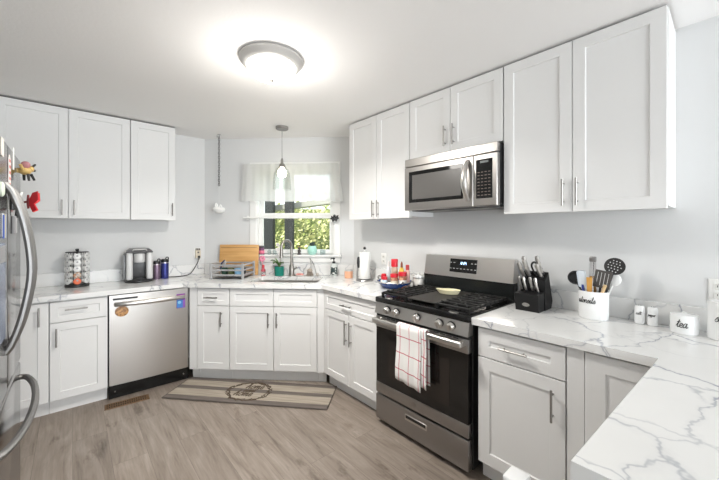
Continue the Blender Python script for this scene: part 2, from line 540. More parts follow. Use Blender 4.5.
# rug-height base trims are hidden by the cabinets; the rear walls keep theirs
structure(MB().box(WR - .014, WR, YB, -.9, 0, .09, .003).build('baseboard_right', TRIM))
structure(MB().box(XW, XW + .014, YB, 1.45, 0, .09, .003).build('baseboard_side', TRIM))

# ---- outside: porch post, pole, beam, hedge, lawn
EXT = mat('porch_paint_dark', (.012, .014, .013), .7)
EXTP = mat('porch_paint_pale', (.32, .31, .27), .6)
def outD(name, mb, m_, label, cat, **k):
    o = mb.build(name, m_, loc=pD(0), rotz=RD)
    return tag(o, label, cat, **k)
outD('porch_post', MB().box(-1.815, -1.645, 1.3, 1.42, 0, 2.5, .004), EXT, 'wide dark porch post outside at the left edge of the window', 'post')
outD('porch_post', MB().box(-1.405, -1.335, 1.3, 1.40, 0, 2.4, .004).box(-1.475, -1.412, 1.34, 1.38, 0, 2.4, .004), mat('porch_post_grey', (.014, .015, .015), .7), 'dark twin porch post outside behind the tall faucet', 'post')
m = MB()
m.rings([[(-2.3, 1.5, 1.65), (-2.3, 1.75, 1.65), (-2.3, 1.75, 1.735), (-2.3, 1.5, 1.735)],
         [(.6, 1.5, 2.00), (.6, 1.75, 2.00), (.6, 1.75, 2.085), (.6, 1.5, 2.085)]])
outD('porch_beam', m, EXTP, 'pale sloping porch beam seen through the window above the hedge', 'beam')
gm = speckle('lawn', (.10, .16, .04), (.22, .24, .10), 6)
o = structure(MB().box(-4.5, 3.5, .14, 9, -.25, -.15).build('ground', gm, loc=pD(0), rotz=RD))
# hedge: a dense mass of leaves and twigs
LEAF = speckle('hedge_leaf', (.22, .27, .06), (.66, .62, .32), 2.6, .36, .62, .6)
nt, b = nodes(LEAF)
rnd = random.Random(3)
m = MB()
for i in range(9000):
    x = rnd.uniform(-3.8, 2.2); z = rnd.uniform(-.1, 1.0) ** 1.0 * 2.3
    y = 3.4 + rnd.gauss(0, .22) + .45 * math.sin(x * 2.1) * .5 + .25 * math.sin(z * 5 + x * 3)
    s = rnd.uniform(.02, .06)
    d = Vector((rnd.uniform(-1, 1), rnd.uniform(-1, 1), rnd.uniform(-1, 1))).normalized()
    u = d.orthogonal().normalized(); w_ = d.cross(u)
    c = Vector((x, y, z))
    m.poly([c - u * s, c + w_ * s * .5, c + u * s, c - w_ * s * .5])
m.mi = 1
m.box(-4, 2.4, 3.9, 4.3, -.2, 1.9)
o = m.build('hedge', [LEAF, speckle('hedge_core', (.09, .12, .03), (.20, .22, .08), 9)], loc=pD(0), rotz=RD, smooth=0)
tag(o, 'yellow green leafy hedge outside beyond the kitchen window', 'hedge', kind='stuff')

# ================================================================== worktops
def slab_with_hole(outer, holes, z0, z1, mb):
    loops = [outer] + holes
    flat = [p for l in loops for p in l]
    tris = tessellate_polygon([[Vector((x, y, 0)) for x, y in l] for l in loops])
    for z in (z0, z1):
        vs = [mb._v((x, y, z)) for x, y in flat]
        for t in tris: mb._f([vs[i] for i in t])
    for l in loops:
        lo = [mb._v((x, y, z0)) for x, y in l]; hi = [mb._v((x, y, z1)) for x, y in l]
        for i in range(len(l)):
            j = (i + 1) % len(l)
            mb._f([lo[i], lo[j], hi[j], hi[i]])
KC = 4.135          # front edge of the worktop under the window: x + y = KC
fy, fx = 3.365, 1.695
RY0, RY1 = .972, 1.732   # the range
SX0, SX1, SD0, SD1 = -1.275, -.595, .175, .555   # sink opening: t and distance from the wall
def rrect(t0, t1, d0, d1, r=.03, n=4):
    pts = []
    for cx, cy, a in ((t1 - r, d0 + r, -PI / 2), (t1 - r, d1 - r, 0), (t0 + r, d1 - r, PI / 2), (t0 + r, d0 + r, PI)):
        for i in range(n + 1):
            q = a + PI / 2 * i / n
            pts.append((cx + r * math.cos(q), cy + r * math.sin(q)))
    return pts
hole = [pD(t, d)[:2] for t, d in rrect(SX0, SX1, SD0, SD1)]
outer = [(-.985, WL - .002), (-.985, fy), (KC - fy, fy), (fx, KC - fx), (fx, RY1 + .004), (WR - .002, RY1 + .004), (WR - .002, K - WR - .002), (K - WL - .002, WL - .002)]
m = MB(); slab_with_hole(outer, [hole], CT - .038, CT, m)
c1 = tag(m.build('countertop', QUARTZ, smooth=0), 'long white veined countertop turning the corner under the window, holding the sink', 'countertop')
m = MB()
m.box(-.985, K - WL - .008, WL - .02, WL - .001, CT, CT + .115, .002)
tag(m.build('backsplash', QUARTZ), 'low white quartz backsplash strip along the left wall', 'backsplash')
bs = MB(); bs.box(TW0 + .01, TW1 - .01, -.02, -.001, CT, CT + .115, .002)
tag(bs.build('backsplash', QUARTZ, loc=pD(0), rotz=RD), 'low white quartz backsplash strip under the window', 'backsplash')
tag(MB().box(WR - .02, WR - .001, RY1 + .004, K - WR - .01, CT, CT + .115, .002).build('backsplash', QUARTZ), 'low white quartz backsplash strip between window corner and range', 'backsplash')
px, py = .80, .195
m = MB()
m.prism([(WR - .002, RY0 - .004), (fx, RY0 - .004), (fx, .183), (.803, .226), (.803, -.62), (WR - .002, -.62)], CT - .038, CT)
c2 = tag(m.build('countertop', QUARTZ, smooth=0), 'white grey-veined countertop right of the range, running out as the near peninsula', 'countertop')
tag(MB().box(WR - .02, WR - .001, -.62, RY0 - .004, CT, CT + .115, .002).build('backsplash', QUARTZ), 'low veined quartz backsplash strip behind the canisters, right of range', 'backsplash')

# ================================================================== cabinets
# cabinet frames: origin on the wall at the left end, x to the right, y into the wall, so the face is at y = -depth
def door(parent, x0, x1, z0, z1, yf, hx=None, hz=None, hl=.14, horiz=None, rail=.058, name='door'):
    d_ = MB().shaker(x0, x1, z0, z1, yf, rail=rail).build(name, WHITE, parent, smooth=20)
    if hx is not None:
        MB().pull((hx, yf, hz - hl / 2), (hx, yf, hz + hl / 2), (0, -1, 0), .0055, .028).build('handle', NICKEL, d_)
    if horiz is not None:
        cx, cz = horiz
        MB().pull((cx - hl / 2, yf, cz), (cx + hl / 2, yf, cz), (0, -1, 0), .0055, .028).build('handle', NICKEL, d_)
    return d_
ZD0, ZD1, ZT0, ZT1 = .112, .700, .706, .862
def base(label, loc, rotz, w, dep, x_in=0.0, top=.874, toe=.04, bodydep=None):
    t = thing('base_cabinet', label, 'cabinet', loc, rotz)
    bd = bodydep or dep
    m = MB()
    m.box(x_in, w, -(dep - .021), -(dep - bd) - .003, .105, top)
    m.box(x_in, w, -(dep - .021 - toe), -(dep - bd) - .003, 0.0, .105)
    m.build('carcass', WHITE, t, smooth=0)
    return t
DL, DR = WL - 3.39, WR - 1.72
# --- left wall
t = base('white narrow full-height-door base cabinet at far left, half hidden by fridge', pL(-.985), RL, .850, DL)
door(t, .30, .565, ZD0, ZT1, -DL)
door(t, .571, .848, ZD0, ZT1, -DL, .797, .765, .14)
t = base('white base cabinet with one drawer over one door, left of the dishwasher', pL(-.133), RL, .350, DL)
door(t, .003, .342, ZT0, ZT1, -DL, horiz=(.155, .797), rail=.045, hl=.135, name='drawer')
door(t, .003, .342, ZD0, ZD1, -DL, .04, .593, .14)
# --- under the window
KF = 4.175
DD = K / R2 - KF / R2
t = base('white narrow cabinet with drawer and door between dishwasher and sink cabinet', pD(-1.715), RD, .311, DD)
door(t, .003, .308, ZT0, ZT1, -DD, horiz=(.142, .783), rail=.045, hl=.13, name='drawer')
door(t, .003, .308, ZD0, ZD1, -DD, .238, .585, .135)
m = MB(); m.box(-.075, -.002, -DD + .004, -DD + .022, .105, .874); m.box(-.075, -.002, -DD + .061, -DD + .08, 0, .105)
m.build('filler_strip', WHITE, t, smooth=0)
t = base('wide white two-door sink cabinet under the window', pD(-1.402), RD, .824, DD, bodydep=.07)
m = MB(); m.box(0, .02, -DD + .08, -.003, .105, .874); m.box(.804, .824, -DD + .08, -.003, .105, .874)
m.build('side_panel', WHITE, t, smooth=0)
xm = .418
for a, b_, hx in ((.003, xm - .002, xm - .045), (xm + .002, .821, xm + .033)):
    door(t, a, b_, ZT0, ZT1, -DD, rail=.045, name='drawer_front')
    door(t, a, b_, ZD0, ZD1, -DD, hx, .583, .135)
m = MB(); m.box(.826, .892, -DD + .004, -DD + .022, .105, .874); m.box(.826, .90, -DD + .061, -DD + .08, 0, .105)
m.build('filler_strip', WHITE, t, smooth=0)
# --- range wall, left of the range
t = base('white base cabinet with wide drawer over two doors, left of the range', pR(2.450), RR, .713, DR, toe=.045)
door(t, .004, .708, ZT0, ZT1, -DR, horiz=(.338, .777), rail=.045, hl=.135, name='drawer')
door(t, .004, .358, ZD0, ZD1, -DR, .332, .555, .20)
door(t, .362, .708, ZD0, ZD1, -DR, .394, .555, .20)
# --- right of the range
t = base('white base cabinet with one drawer over one door, right of the range', pR(.944), RR, .440, DR)
door(t, .003, .437, ZT0, ZT1, -DR, horiz=(.203, .781), rail=.062, hl=.145, name='drawer')
door(t, .003, .437, ZD0, ZD1, -DR, .386, .578, .15, rail=.066)
t = base('white corner base cabinet with a tall plain door, behind the peninsula edge', pR(.503), RR, .70, DR)
MB().box(.001, .070, -DR + .004, -DR + .024, .105, .874, .001).build('filler_strip', WHITE, t)
door(t, .073, .50, ZD0, ZT1 + .002, -DR, rail=.075)
# --- peninsula
t = thing('base_cabinet', 'white peninsula cabinet under the nearest countertop, mostly out of view', 'cabinet', (0, 0, 0), 0)
m = MB(); m.box(.825, 1.70, -.60, .12, .105, .875); m.box(.88, 1.70, -.55, .06, 0, .105)
m.build('carcass', WHITE, t, smooth=0)
m = MB(); m.box(.806, .824, -.60, .165, 0, .874, .0015)
m.build('end_panel', WHITE, t)

# --- wall cabinets
ZU0, ZU1 = 1.51, 2.431
UL, UR = .29, .32
GAP = mat('shadow_gap_paint', (.05, .05, .05), .8)  # dark tone for the shaded gap above the wall cabinets
def upper(label, loc, rotz, w, dep, z0=ZU0, z1=ZU1, rail_strip=True):
    t = thing('wall_cabinet', label, 'cabinet', loc, rotz)
    m = MB(); m.box(0, w, -(dep - .021), -.002, z0 + (.012 if rail_strip else 0), z1)
    m.build('carcass', WHITE, t, smooth=0)
    MB().box(.004, w - .004, -(dep - .035), -.004, z1, CEIL - .001).build('top_gap_shade', mat('painted_gap_shade', (.10, .095, .09), .8), t, smooth=0)  # dark strip paints the shade in the gap between cabinet top and ceiling
    return t
t = upper('white two-door wall cabinet nearest the fridge on the left wall', pL(-.452), RL, .852, UL)
door(t, .003, .423, ZU0, ZU1, -UL, .385, 1.60, .125)
door(t, .427, .849, ZU0, ZU1, -UL, .463, 1.60, .125)
t = upper('white single-door wall cabinet above the coffee maker, right end of left wall', pL(.402), RL, .373, UL)
door(t, .003, .37, ZU0, ZU1, -UL, .34, 1.615, .125)
t = upper('white two-door wall cabinet between the window and the microwave', pR(2.45), RR, .757, UR)
door(t, .003, .376, ZU0, ZU1, -UR, .348, 1.60, .145)
door(t, .380, .754, ZU0, ZU1, -UR, .408, 1.60, .145)
t = upper('short white two-door wall cabinet above the microwave', pR(1.692), RR, .754, UR, 1.972, rail_strip=False)
door(t, .003, .371, 1.972, ZU1, -UR, .335, 2.085, .145)
door(t, .375, .751, 1.972, ZU1, -UR, .405, 2.085, .145)
t = upper('largest white two-door wall cabinet, right of the microwave', pR(.936), RR, .750, UR)
door(t, .003, .371, ZU0, ZU1, -UR, .333, 1.615, .145)
door(t, .375, .747, ZU0, ZU1, -UR, .398, 1.615, .145)

# ================================================================== appliances
# ---- dishwasher
t = thing('dishwasher', 'stainless steel dishwasher built in under the left countertop', 'dishwasher', pL(.221), RL)
w = .607
MB().box(.004, w - .004, -DL + .03, -.03, .10, .868).build('tub', mat('dark_gap', (.03, .03, .03), .6), t, smooth=0)
m = MB()
prof = []
for i in range(17):
    a = i / 16
    x = .006 + (w - .012) * a
    prof.append((x, -DL - .004 - .010 * math.sin(PI * a)))
poly = prof + [(w - .006, -DL + .03), (.006, -DL + .03)]
m.prism(poly, .118, .866)
m.build('door', STEEL, t)
m = MB()
hp = []
for i in range(13):
    a = i / 12
    hp.append((.04 + .53 * a, -DL - .014 - .045 * math.sin(PI * a) ** .6, .790))
m.tube(hp, .013, 10, sq=1.35)
m.build('handle', STEEL, t)
m = MB(); m.box(.028, .20, -DL - .018, -DL - .010, .826, .842, .002); m.build('vent_slot', BLACK, t)
MB().box(.004, w - .004, -DL + .012, -DL + .05, .004, .112, .002).build('toe_panel', ENAMEL, t)
for x in (.045, w - .045): MB().cyl((x, -DL + .013, .06), (x, -DL + .006, .06), .006, 10).build('screw', NICKEL, t)
# magnets on it
o = MB().lathe([(.043, 0), (.043, .004), (.038, .006)], (0, 0, 0), 28, axis='Y', sx=1.1).build('magnet', speckle('cork_print', (.55, .30, .12), (.30, .16, .08), 60), loc=pL(.310, DL + .0115, .728))
tag(o, 'round orange-brown magnet on the left of the dishwasher door', 'magnet')
m = MB(); m.box(-.036, .036, -.003, 0, -.066, .066, .001)
m.mi = 1; m.box(-.034, .034, -.0036, -.002, .020, .060)
m.mi = 2; m.box(-.034, .016, -.0036, -.002, -.060, .012)
m.mi = 3; m.lathe([(.014, 0), (.014, .002)], (-.012, -.0036, -.012), 16, axis='Y')
o = m.build('magnet', [mat('magnet_violet', (.25, .09, .42), .4), mat('magnet_purple', (.33, .06, .28), .4), mat('magnet_blue', (.05, .20, .55), .4), mat('magnet_sky', (.25, .55, .75), .4)], loc=pL(.756, DL + .0105, .752))
tag(o, 'purple and blue rectangular magnet on the right of the dishwasher door', 'magnet')

# ---- gas range: origin on the wall at its left side, face toward -y
t = thing('gas_range', 'stainless and black gas range with five knobs between the base cabinets', 'range', pR(RY1), RR)
w = RY1 - RY0
F = WR - 1.68          # distance of the door face from the wall
m = MB()
m.box(.003, w - .003, -F + .045, -.025, .03, .885, .002)
for x in (.05, w - .05):
    for y in (-F + .1, -.08): m.cyl((x, y, 0), (x, y, .032), .018, 10)
m.build('body', mat('range_side_black', (.02, .02, .02), .4), t)
o = MB().box(.006, w - .006, -F, -F + .045, .035, .214, .006, 2).build('storage_drawer', STEELD, t)
m = MB(); m.box(.285, .465, -F - .003, -F + .002, .137, .176, .003); m.build('drawer_handle', STEEL, o)
MB().box(.293, .457, -F - .0038, -F - .002, .152, .172, .0005).build('grip_recess', BLACK, o)
o = MB().box(.006, w - .006, -F, -F + .04, .226, .304, .005, 2).build('oven_door', STEELD, t)
MB().box(.006, w - .006, -F, -F + .04, .705, .786, .005, 2).build('top_rail', STEELD, o)
MB().box(.008, w - .008, -F + .002, -F + .038, .302, .708, .001).build('door_glass', BGLASS, o)
MB().box(.13, w - .13, -F + .0005, -F + .003, .36, .64, .0005).build('window_screen', mat('oven_window', (.018, .014, .012), .12), o)
MB().lathe([(.017, 0), (.017, .002), (.013, .003)], (w / 2 - .02, -F, .266), 20, axis='Y').build('emblem', NICKEL, o)
m = MB(); m.box(.02, w - .02, -F - .062, -F - .034, .746, .782, .010, 3)
for x in (.035, w - .035): m.box(x - .014, x + .014, -F - .038, -F + .002, .750, .778, .004)
m.build('handle', STEEL, o)
for i in range(14):
    if i % 5 != 4: MB().box(.07 + i * .045, .105 + i * .045, -F - .0015, -F + .004, .779, .784).build('vent_slot', BLACK, o)
# control panel, slightly tilted
m = MB()
m.rings([[(x, -F - .012, .806), (x, -F + .045, .806), (x, -F + .045, .884), (x, -F + .008, .884)] for x in (.004, w - .004)])
cp = m.build('control_panel', STEEL, t)
MB().box(.008, w - .008, -F + .006, -F + .05, .785, .807).build('shadow_gap', BLACKM, t)
tilt = math.atan2(.020, .078)
for x in (.130, .215, .392, .565, .648):
    m = MB(); m.T = Matrix.Translation((x, -F - .001, .849)) @ Matrix.Rotation(tilt, 4, 'X')
    m.lathe([(.027, 0), (.027, .007), (.0245, .009)], (0, 0, 0), 24, axis='Y')
    m.mi = 1
    m.lathe([(.0235, .006), (.022, .030), (.020, .033)], (0, 0, 0), 24, axis='Y')
    m.box(-.0055, .0055, -.042, -.020, -.021, .021, .002)
    m.build('knob', [BLACK, STEEL], t)
# cooktop
m = MB(); m.box(.001, w - .001, -F - .004, -.055, .884, .922, .007, 2)
m.build('cooktop', ENAMEL, t)
def grate(x0, x1, y0, y1):
    m = MB(); z = .954; r = .007
    for x in (x0, x1): m.box(x - r, x + r, y0, y1, z - .016, z, .003)
    for y in (y0, y1): m.box(x0, x1, y - r, y + r, z - .016, z, .003)
    ym = (y0 + y1) / 2; xm_ = (x0 + x1) / 2
    m.box(xm_ - .006, xm_ + .006, y0, y1, z - .012, z + .002, .002)
    nb = 8
    for i in range(1, nb):
        y = y0 + (y1 - y0) * i / nb
        m.box(x0 - .012, x1 + .012, y - .0065, y + .0065, z - .014, z + .005, .003)
    for yc in ((y0 + ym) / 2, (y1 + ym) / 2):
        for s in (-1, 1):
            for q in (-1, 1):
                m.tube([(xm_ + s * .030, yc + q * .030, z), (xm_ + s * .085, yc + q * .085, z)], .006, 5)
    for x in (x0, x1):
        for y in (y0, y1, ym): m.box(x - .008, x + .008, y - .008, y + .008, .921, z - .004)
    return m.build('grate', IRON, t)
gy0, gy1 = -F + .05, -.13
grate(.030, .250, gy0, gy1); grate(w - .250, w - .030, gy0, gy1)
# centre griddle plate
m = MB(); m.box(.262, w - .262, gy0, gy1, .938, .950, .004)
for x in (.27, w - .28):
    for y in (gy0 + .01, gy1 - .03): m.box(x, x + .012, y, y + .015, .921, .939)
m.build('griddle', mat('griddle_iron', (.030, .027, .024), .5, spec=.25), t)
for x in (.140, w - .140):
    for y in ((3 * gy0 + gy1) / 4, (gy0 + 3 * gy1) / 4):
        m = MB(); m.lathe([(.045, 0), (.045, .006), (.033, .008), (.033, .014), (.030, .017)], (x, y, .9215), 20)
        m.build('burner', mat('burner_cap', (.05, .05, .05), .5), t)
for x in (.115, w - .115): MB().lathe([(.022, 0), (.020, .004)], (x, gy0 - .028, .9215), 16, sx=1.5).build('control_badge', NICKEL, t)
# backguard
m = MB()
m.box(.002, w - .002, -.085, -.022, .884, 1.05, .003)
m.build('rear_vent', mat('vent_black', (.012, .014, .014), .25), t)
m = MB()
m.rings([[(x, -.100, 1.045), (x, -.022, 1.045), (x, -.022, 1.205), (x, -.075, 1.205)] for x in (.02, w)])
bg = m.build('backguard', STEEL, t)
def onbg(u, v): # point on the slanted face: u across, v height above 1.045
    return Matrix.Translation((u, -.100 + .025 * v / .16, 1.045 + v)) @ Matrix.Rotation(-math.atan2(.025, .16), 4, 'X')
m = MB(); m.T = onbg(.375, .090); m.box(-.115, .115, -.004, .002, -.052, .052, .002)
disp = m.build('display', BGLASS, bg)
for r_ in range(2):
    for c_ in range(8):
        if r_ == 0 and 2 <= c_ <= 5: continue
        x = -.105 + c_ * .030
        m = MB(); m.T = onbg(.375, .090)
        m.box(x - .007, x + .007, -.0052, -.0038, .018 - r_ * .045, .024 - r_ * .045)
        m.build('button', mat('button_grey', (.42, .42, .42), .5), disp)
m = MB(); m.T = onbg(.375, .090)
SEG = {'1': 'bc', '2': 'abged', '4': 'fgbc', '5': 'afgcd', '0': 'abcdef'}
def seg7(mb, txt, x, z, s, y0, y1):
    for ch in txt:
        if ch == ':':
            mb.box(x, x + .1 * s, y0, y1, z + .25 * s, z + .35 * s); mb.box(x, x + .1 * s, y0, y1, z + .65 * s, z + .75 * s); x += .3 * s; continue
        for q in SEG[ch]:
            a = {'a': (0, .5, .93, 1.03), 'g': (0, .5, .45, .55), 'd': (0, .5, -.03, .07), 'f': (0, .09, .5, 1), 'b': (.42, .51, .5, 1), 'e': (0, .09, 0, .5), 'c': (.42, .51, 0, .5)}[q]
            mb.box(x + a[0] * s, x + a[1] * s, y0, y1, z + a[2] * s, z + a[3] * s)
        x += .72 * s
seg7(m, '12:24', -.026, .010, .018, -.0055, -.0038)
m.build('clock_digits', mat('display_blue', (.3, .5, .9), .4, emis=(.45, .65, 1.0), estr=2.5), disp)

# ---- over-the-range microwave
MWS = steel('stainless_steel_microwave', (.43, .41, .39), .3, 0)
t = thing('microwave', 'stainless over-the-range microwave under the short wall cabinet', 'microwave', pR(1.692), RR)
w = .746; MF = WR - 1.965
z0, z1 = 1.563, 1.960
MB().box(.002, w, -MF + .03, -.003, z0 + .012, z1, .002).build('body', BLACK, t)
MB().box(0, w, -MF - .004, -MF + .032, z1 - .062, z1, .004).build('vent_panel', MWS, t)
o = MB().box(0, .585, -MF - .006, -MF + .032, z0, z1 - .065, .004).build('door', MWS, t)
MB().box(.045, .512, -MF - .0075, -MF - .004, z0 + .058, z1 - .102, .001).build('door_glass', BGLASS, o)
MB().box(.078, .497, -MF - .0085, -MF - .006, z0 + .082, z1 - .130, .0005).build('window_screen', mat('microwave_screen', (.11, .105, .10), .3), o)
m = MB()
m.tube([(.548, -MF - .004 - .055 * math.sin(PI * i / 14) ** .7, z0 + .045 + (z1 - z0 - .135) * i / 14) for i in range(15)], .012, 10, sq=.8, radii=[.013 + .008 * math.sin(PI * i / 14) for i in range(15)])
m.build('handle', STEEL, o)
o = MB().box(.588, w, -MF - .006, -MF + .032, z0, z1 - .065, .004).build('control_panel', MWS, t)
kp = MB().box(.606, .716, -MF - .0075, -MF - .004, z0 + .050, z1 - .098, .001).build('keypad', BGLASS, o)
for r_ in range(8):
    for c_ in range(4):
        x = .617 + c_ * .024; z = z0 + .068 + r_ * .021
        MB().box(x, x + .014, -MF - .0083, -MF - .007, z, z + .0045).build('button', mat('keypad_print', (.20, .16, .14), .6), kp)
m = MB(); m.box(.635, .690, -MF - .0083, -MF - .007, z1 - .122, z1 - .108); m.build('display', mat('microwave_clock', (.10, .12, .12), .3), kp)
m = MB(); m.box(.02, w - .02, -MF + .06, -.05, z0 - .004, z0 + .014, .003)
m.mi = 1
m.box(.10, .32, -MF + .09, -MF + .23, z0 - .007, z0 - .003); m.box(.42, .64, -MF + .09, -MF + .23, z0 - .007, z0 - .003)
m.build('underside', [mat('microwave_under', (.10, .10, .10), .5), mat('grease_filter', (.30, .29, .27), .4, .8)], t)

# ---- refrigerator: faces +x; built in place
FX, FY0, FY1, FZ = -.205, 1.55, 2.455, 1.775
t = thing('refrigerator', 'stainless french-door refrigerator at the left edge, covered in magnets', 'refrigerator', (0, 0, 0))
MB().box(-.94, FX - .075, FY0 + .006, FY1 - .006, .03, FZ - .015, .004).box(-.90, FX - .10, FY0 + .03, FY1 - .03, 0, .035).build('cabinet_body', mat('fridge_side_grey', (.16, .16, .165), .4, .3), t)
ymid = (FY0 + FY1) / 2
def fdoor(y0, y1, z0, z1, name):
    return MB().box(FX - .07, FX, y0, y1, z0, z1, .012, 3).build(name, STEELV, t)
d1 = fdoor(FY0, ymid - .002, .735, FZ, 'door')
d2 = fdoor(ymid + .002, FY1, .735, FZ, 'door')
d3 = fdoor(FY0, FY1, .06, .728, 'freezer_drawer')
def fhandle(pts, parent):
    m = MB(); m.tube(smooth_pts(pts, 5), .0135, 10, sq=1.0)
    return m.build('handle', steel('handle_steel', (.27, .265, .26), .48, 2), parent)
for y, p in ((ymid - .05, d1), (ymid + .05, d2)):
    fhandle([(FX - .004, y, .905), (FX + .018, y, .945), (FX + .050, y, 1.06), (FX + .073, y, 1.24), (FX + .055, y, 1.43), (FX + .022, y, 1.555), (FX - .004, y, 1.60)], p)
fhandle([(FX - .004, FY1 - .04, .655), (FX + .03, FY1 - .07, .655), (FX + .065, FY1 - .22, .655), (FX + .08, ymid, .655), (FX + .065, FY0 + .22, .655), (FX + .03, FY0 + .07, .655), (FX - .004, FY0 + .04, .655)], d3)
o = MB().box(FX - .002, FX + .004, FY0 + .10, ymid - .09, .98, 1.36, .004).build('dispenser', mat('dispenser_blue_grey', (.16, .19, .26), .25), d1)
MB().box(FX + .001, FX + .006, FY0 + .12, ymid - .11, 1.285, 1.35, .002).build('dispenser_panel', mat('dispenser_panel', (.25, .25, .26), .3), o)

# ---- sink and faucet (own frame on the window wall)
t = thing('sink', 'stainless undermount sink basin in the countertop below the window', 'sink', pD(0), RD)
m = MB()
o_ = rrect(SX0 - .004, SX1 + .004, SD0 - .004, SD1 + .004); i_ = rrect(SX0 + .004, SX1 - .004, SD0 + .004, SD1 - .004)
b_ = rrect(SX0 + .012, SX1 - .012, SD0 + .012, SD1 - .012)
def fl(p, z): return [(x, -d, z) for x, d in p]
m.rings([fl(o_, .69), fl(o_, .876), fl(i_, .876), fl(b_, .70)])
m.build('basin', STEEL, t)
m = MB(); m.lathe([(.045, 0), (.045, .003), (.03, .001)], ((SX0 + SX1) / 2, -.30, .700), 20); m.build('drain', CHROME, t)
t = thing('faucet', 'tall gooseneck pull-down faucet behind the sink', 'faucet', pD(-.962, .115, CT), RD)
FN = mat('faucet_steel', (.33, .31, .285), .3, 1)
m = MB()
m.lathe([(.034, 0), (.034, .006), (.028, .012), (.026, .10), (.019, .125)], (0, 0, 0), 18)
m.build('base', FN, t)
m = MB()
dx, dy = -.075, -.075
path = [(0, 0, .11), (0, 0, .22), (0, 0, .31)]
for i in range(1, 13):
    a = PI * i / 12
    k = (1 - math.cos(a)) / 2
    path.append((dx * k * 1.0, dy * k * 1.6, .31 + .075 * math.sin(a)))
path.append((dx, dy * 1.6, .295))
m.tube(path, .0145, 12)
m.build('spout', FN, t)
m = MB(); m.cyl((dx, dy * 1.6, .30), (dx - .002, dy * 1.6, .205), .0155, 12, .021); m.build('spray_head', FN, t)
m = MB(); m.tube([(.018, 0, .07), (.045, -.004, .078), (.058, -.006, .10)], .008, 8); m.build('lever', FN, t)

# ---- ceiling light
RIMM, GLOW = mat('light_rim', (.48, .47, .455), .4, .3), mat('frosted_glow', (.9, .9, .88), .4, emis=(1.0, .96, .90), estr=8.0)
def flush_light(label, x, y, down, fill_power):
    t = thing('ceiling_light', label, 'ceiling light', (x, y, CEIL))
    MB().lathe([(.172, -.001), (.186, -.006), (.188, -.018), (.178, -.028), (.170, -.040), (.158, -.050), (.145, -.052), (.145, -.046), (.10, -.02)], (0, 0, 0), 48).build('rim', RIMM, t)
    MB().lathe([(.144, -.046), (.143, -.060), (.130, -.085), (.10, -.108), (.06, -.122), (.02, -.127), (.0, -.127)], (0, 0, 0), 40, cap0=False).build('diffuser', GLOW, t)
    MB().lathe([(.012, -.124), (.016, -.129), (.012, -.135), (.006, -.142), (0, -.143)], (0, 0, 0), 14).build('finial', NICKEL, t)
    a = light('ceiling_bulb_glow', 'AREA', (x, y, CEIL - .146), (0, 0, 0), down, (1.0, .965, .91), .24, .24, math.radians(155)); a.data.shape = 'DISK'
    b = light('ceiling_fill', 'POINT', (x, y, CEIL - .34), (0, 0, 0), fill_power, (1.0, .96, .90)); b.data.shadow_soft_size = .12  # added fill light in free air below the bowl, brightens the ceiling
flush_light('round flush-mount ceiling light with glowing frosted bowl', .905, 1.835, 16.5, 4.6)

# ---- pendant over the sink
PX, PY = 1.578, 2.972
t = thing('pendant_lamp', 'small clear glass pendant lamp hanging above the sink', 'pendant lamp', (PX, PY, CEIL))
m = MB(); m.lathe([(.062, 0), (.062, -.022), (.056, -.027), (.0, -.028)], (0, 0, 0), 28); m.build('canopy', NICKEL, t)
m = MB(); m.cyl((0, 0, -.026), (0, 0, -.33), .0035, 8); m.build('cord', mat('cord_grey', (.35, .35, .35), .5), t)
m = MB(); m.lathe([(.006, -.285), (.012, -.30), (.014, -.335), (.028, -.35), (.034, -.375), (.030, -.378)], (0, 0, -.03), 20); m.build('socket', NICKEL, t)
m = MB()
m.lathe([(.034, -.372), (.060, -.395), (.078, -.44), (.085, -.50), (.090, -.60), (.0885, -.60), (.0835, -.50), (.0765, -.44), (.0585, -.395), (.0325, -.374)], (0, 0, -.03), 28, cap0=False, cap1=False)
m.build('shade', SHADEGLASS, t)
m = MB(); m.lathe([(.012, -.375), (.016, -.385), (.036, -.405), (.045, -.435), (.036, -.465), (.02, -.477), (0, -.48)], (0, 0, -.03), 20)
m.build('bulb', mat('bulb_glow', (1, .95, .85), .4, emis=(1.0, .88, .72), estr=14), t)

# ================================================================== window dressing
def drape(x0t, x1t, x0b, x1b, z0, z1, y0, amp, n=90, rows=12, freq=24, flare=0.0):
    m = MB()
    rnd = random.Random(5)
    ph = [rnd.uniform(0, 6.28) for _ in range(4)]
    R = []
    for j in range(rows + 1):
        v = j / rows
        row = []
        for i in range(n + 1):
            u = i / n
            x = (x0t + (x1t - x0t) * u) * (1 - v) + (x0b + (x1b - x0b) * u) * v
            y = y0 - amp * (.35 + .65 * v) * (math.sin(freq * u * 2 * PI / 2 + ph[0]) + .5 * math.sin(freq * .37 * u * 6.28 + ph[1]))
            y += flare * v * (max(0, u - .88) / .12) ** 1.5
            row.append((x, y, z1 + (z0 - z1) * v + .004 * math.sin(u * 11) * v))
        R.append(row)
    return m.rings(R, closed=False)
t = thing('curtain_valance', 'white sheer valance across the top of the window', 'curtain', pD(0), RD)
drape(-1.525, -.462, -1.552, -.40, 1.728, 2.142, -.070, .007).build('fabric', SHEER, t)
m = MB(); m.tube([(-1.525, -.002, 2.135), (-1.525, -.060, 2.135), (-.465, -.060, 2.135), (-.465, -.002, 2.135)], .006, 8); m.build('curtain_rod', PLAST, t)
t = thing('curtain_rod', 'thin white rod across the middle of the window', 'rod', pD(0), RD)
m = MB(); m.cyl((-1.525, -.058, 1.548), (-.455, -.058, 1.548), .009, 10); m.build('rod', PLAST, t)
for x in (-1.49, -.488):
    m = MB(); m.box(x - .012, x + .012, -.022, -.0165, 1.525, 1.571, .002); m.cyl((x, -.02, 1.548), (x, -.055, 1.548), .006, 8); m.build('bracket', PLAST, t)
m = MB()
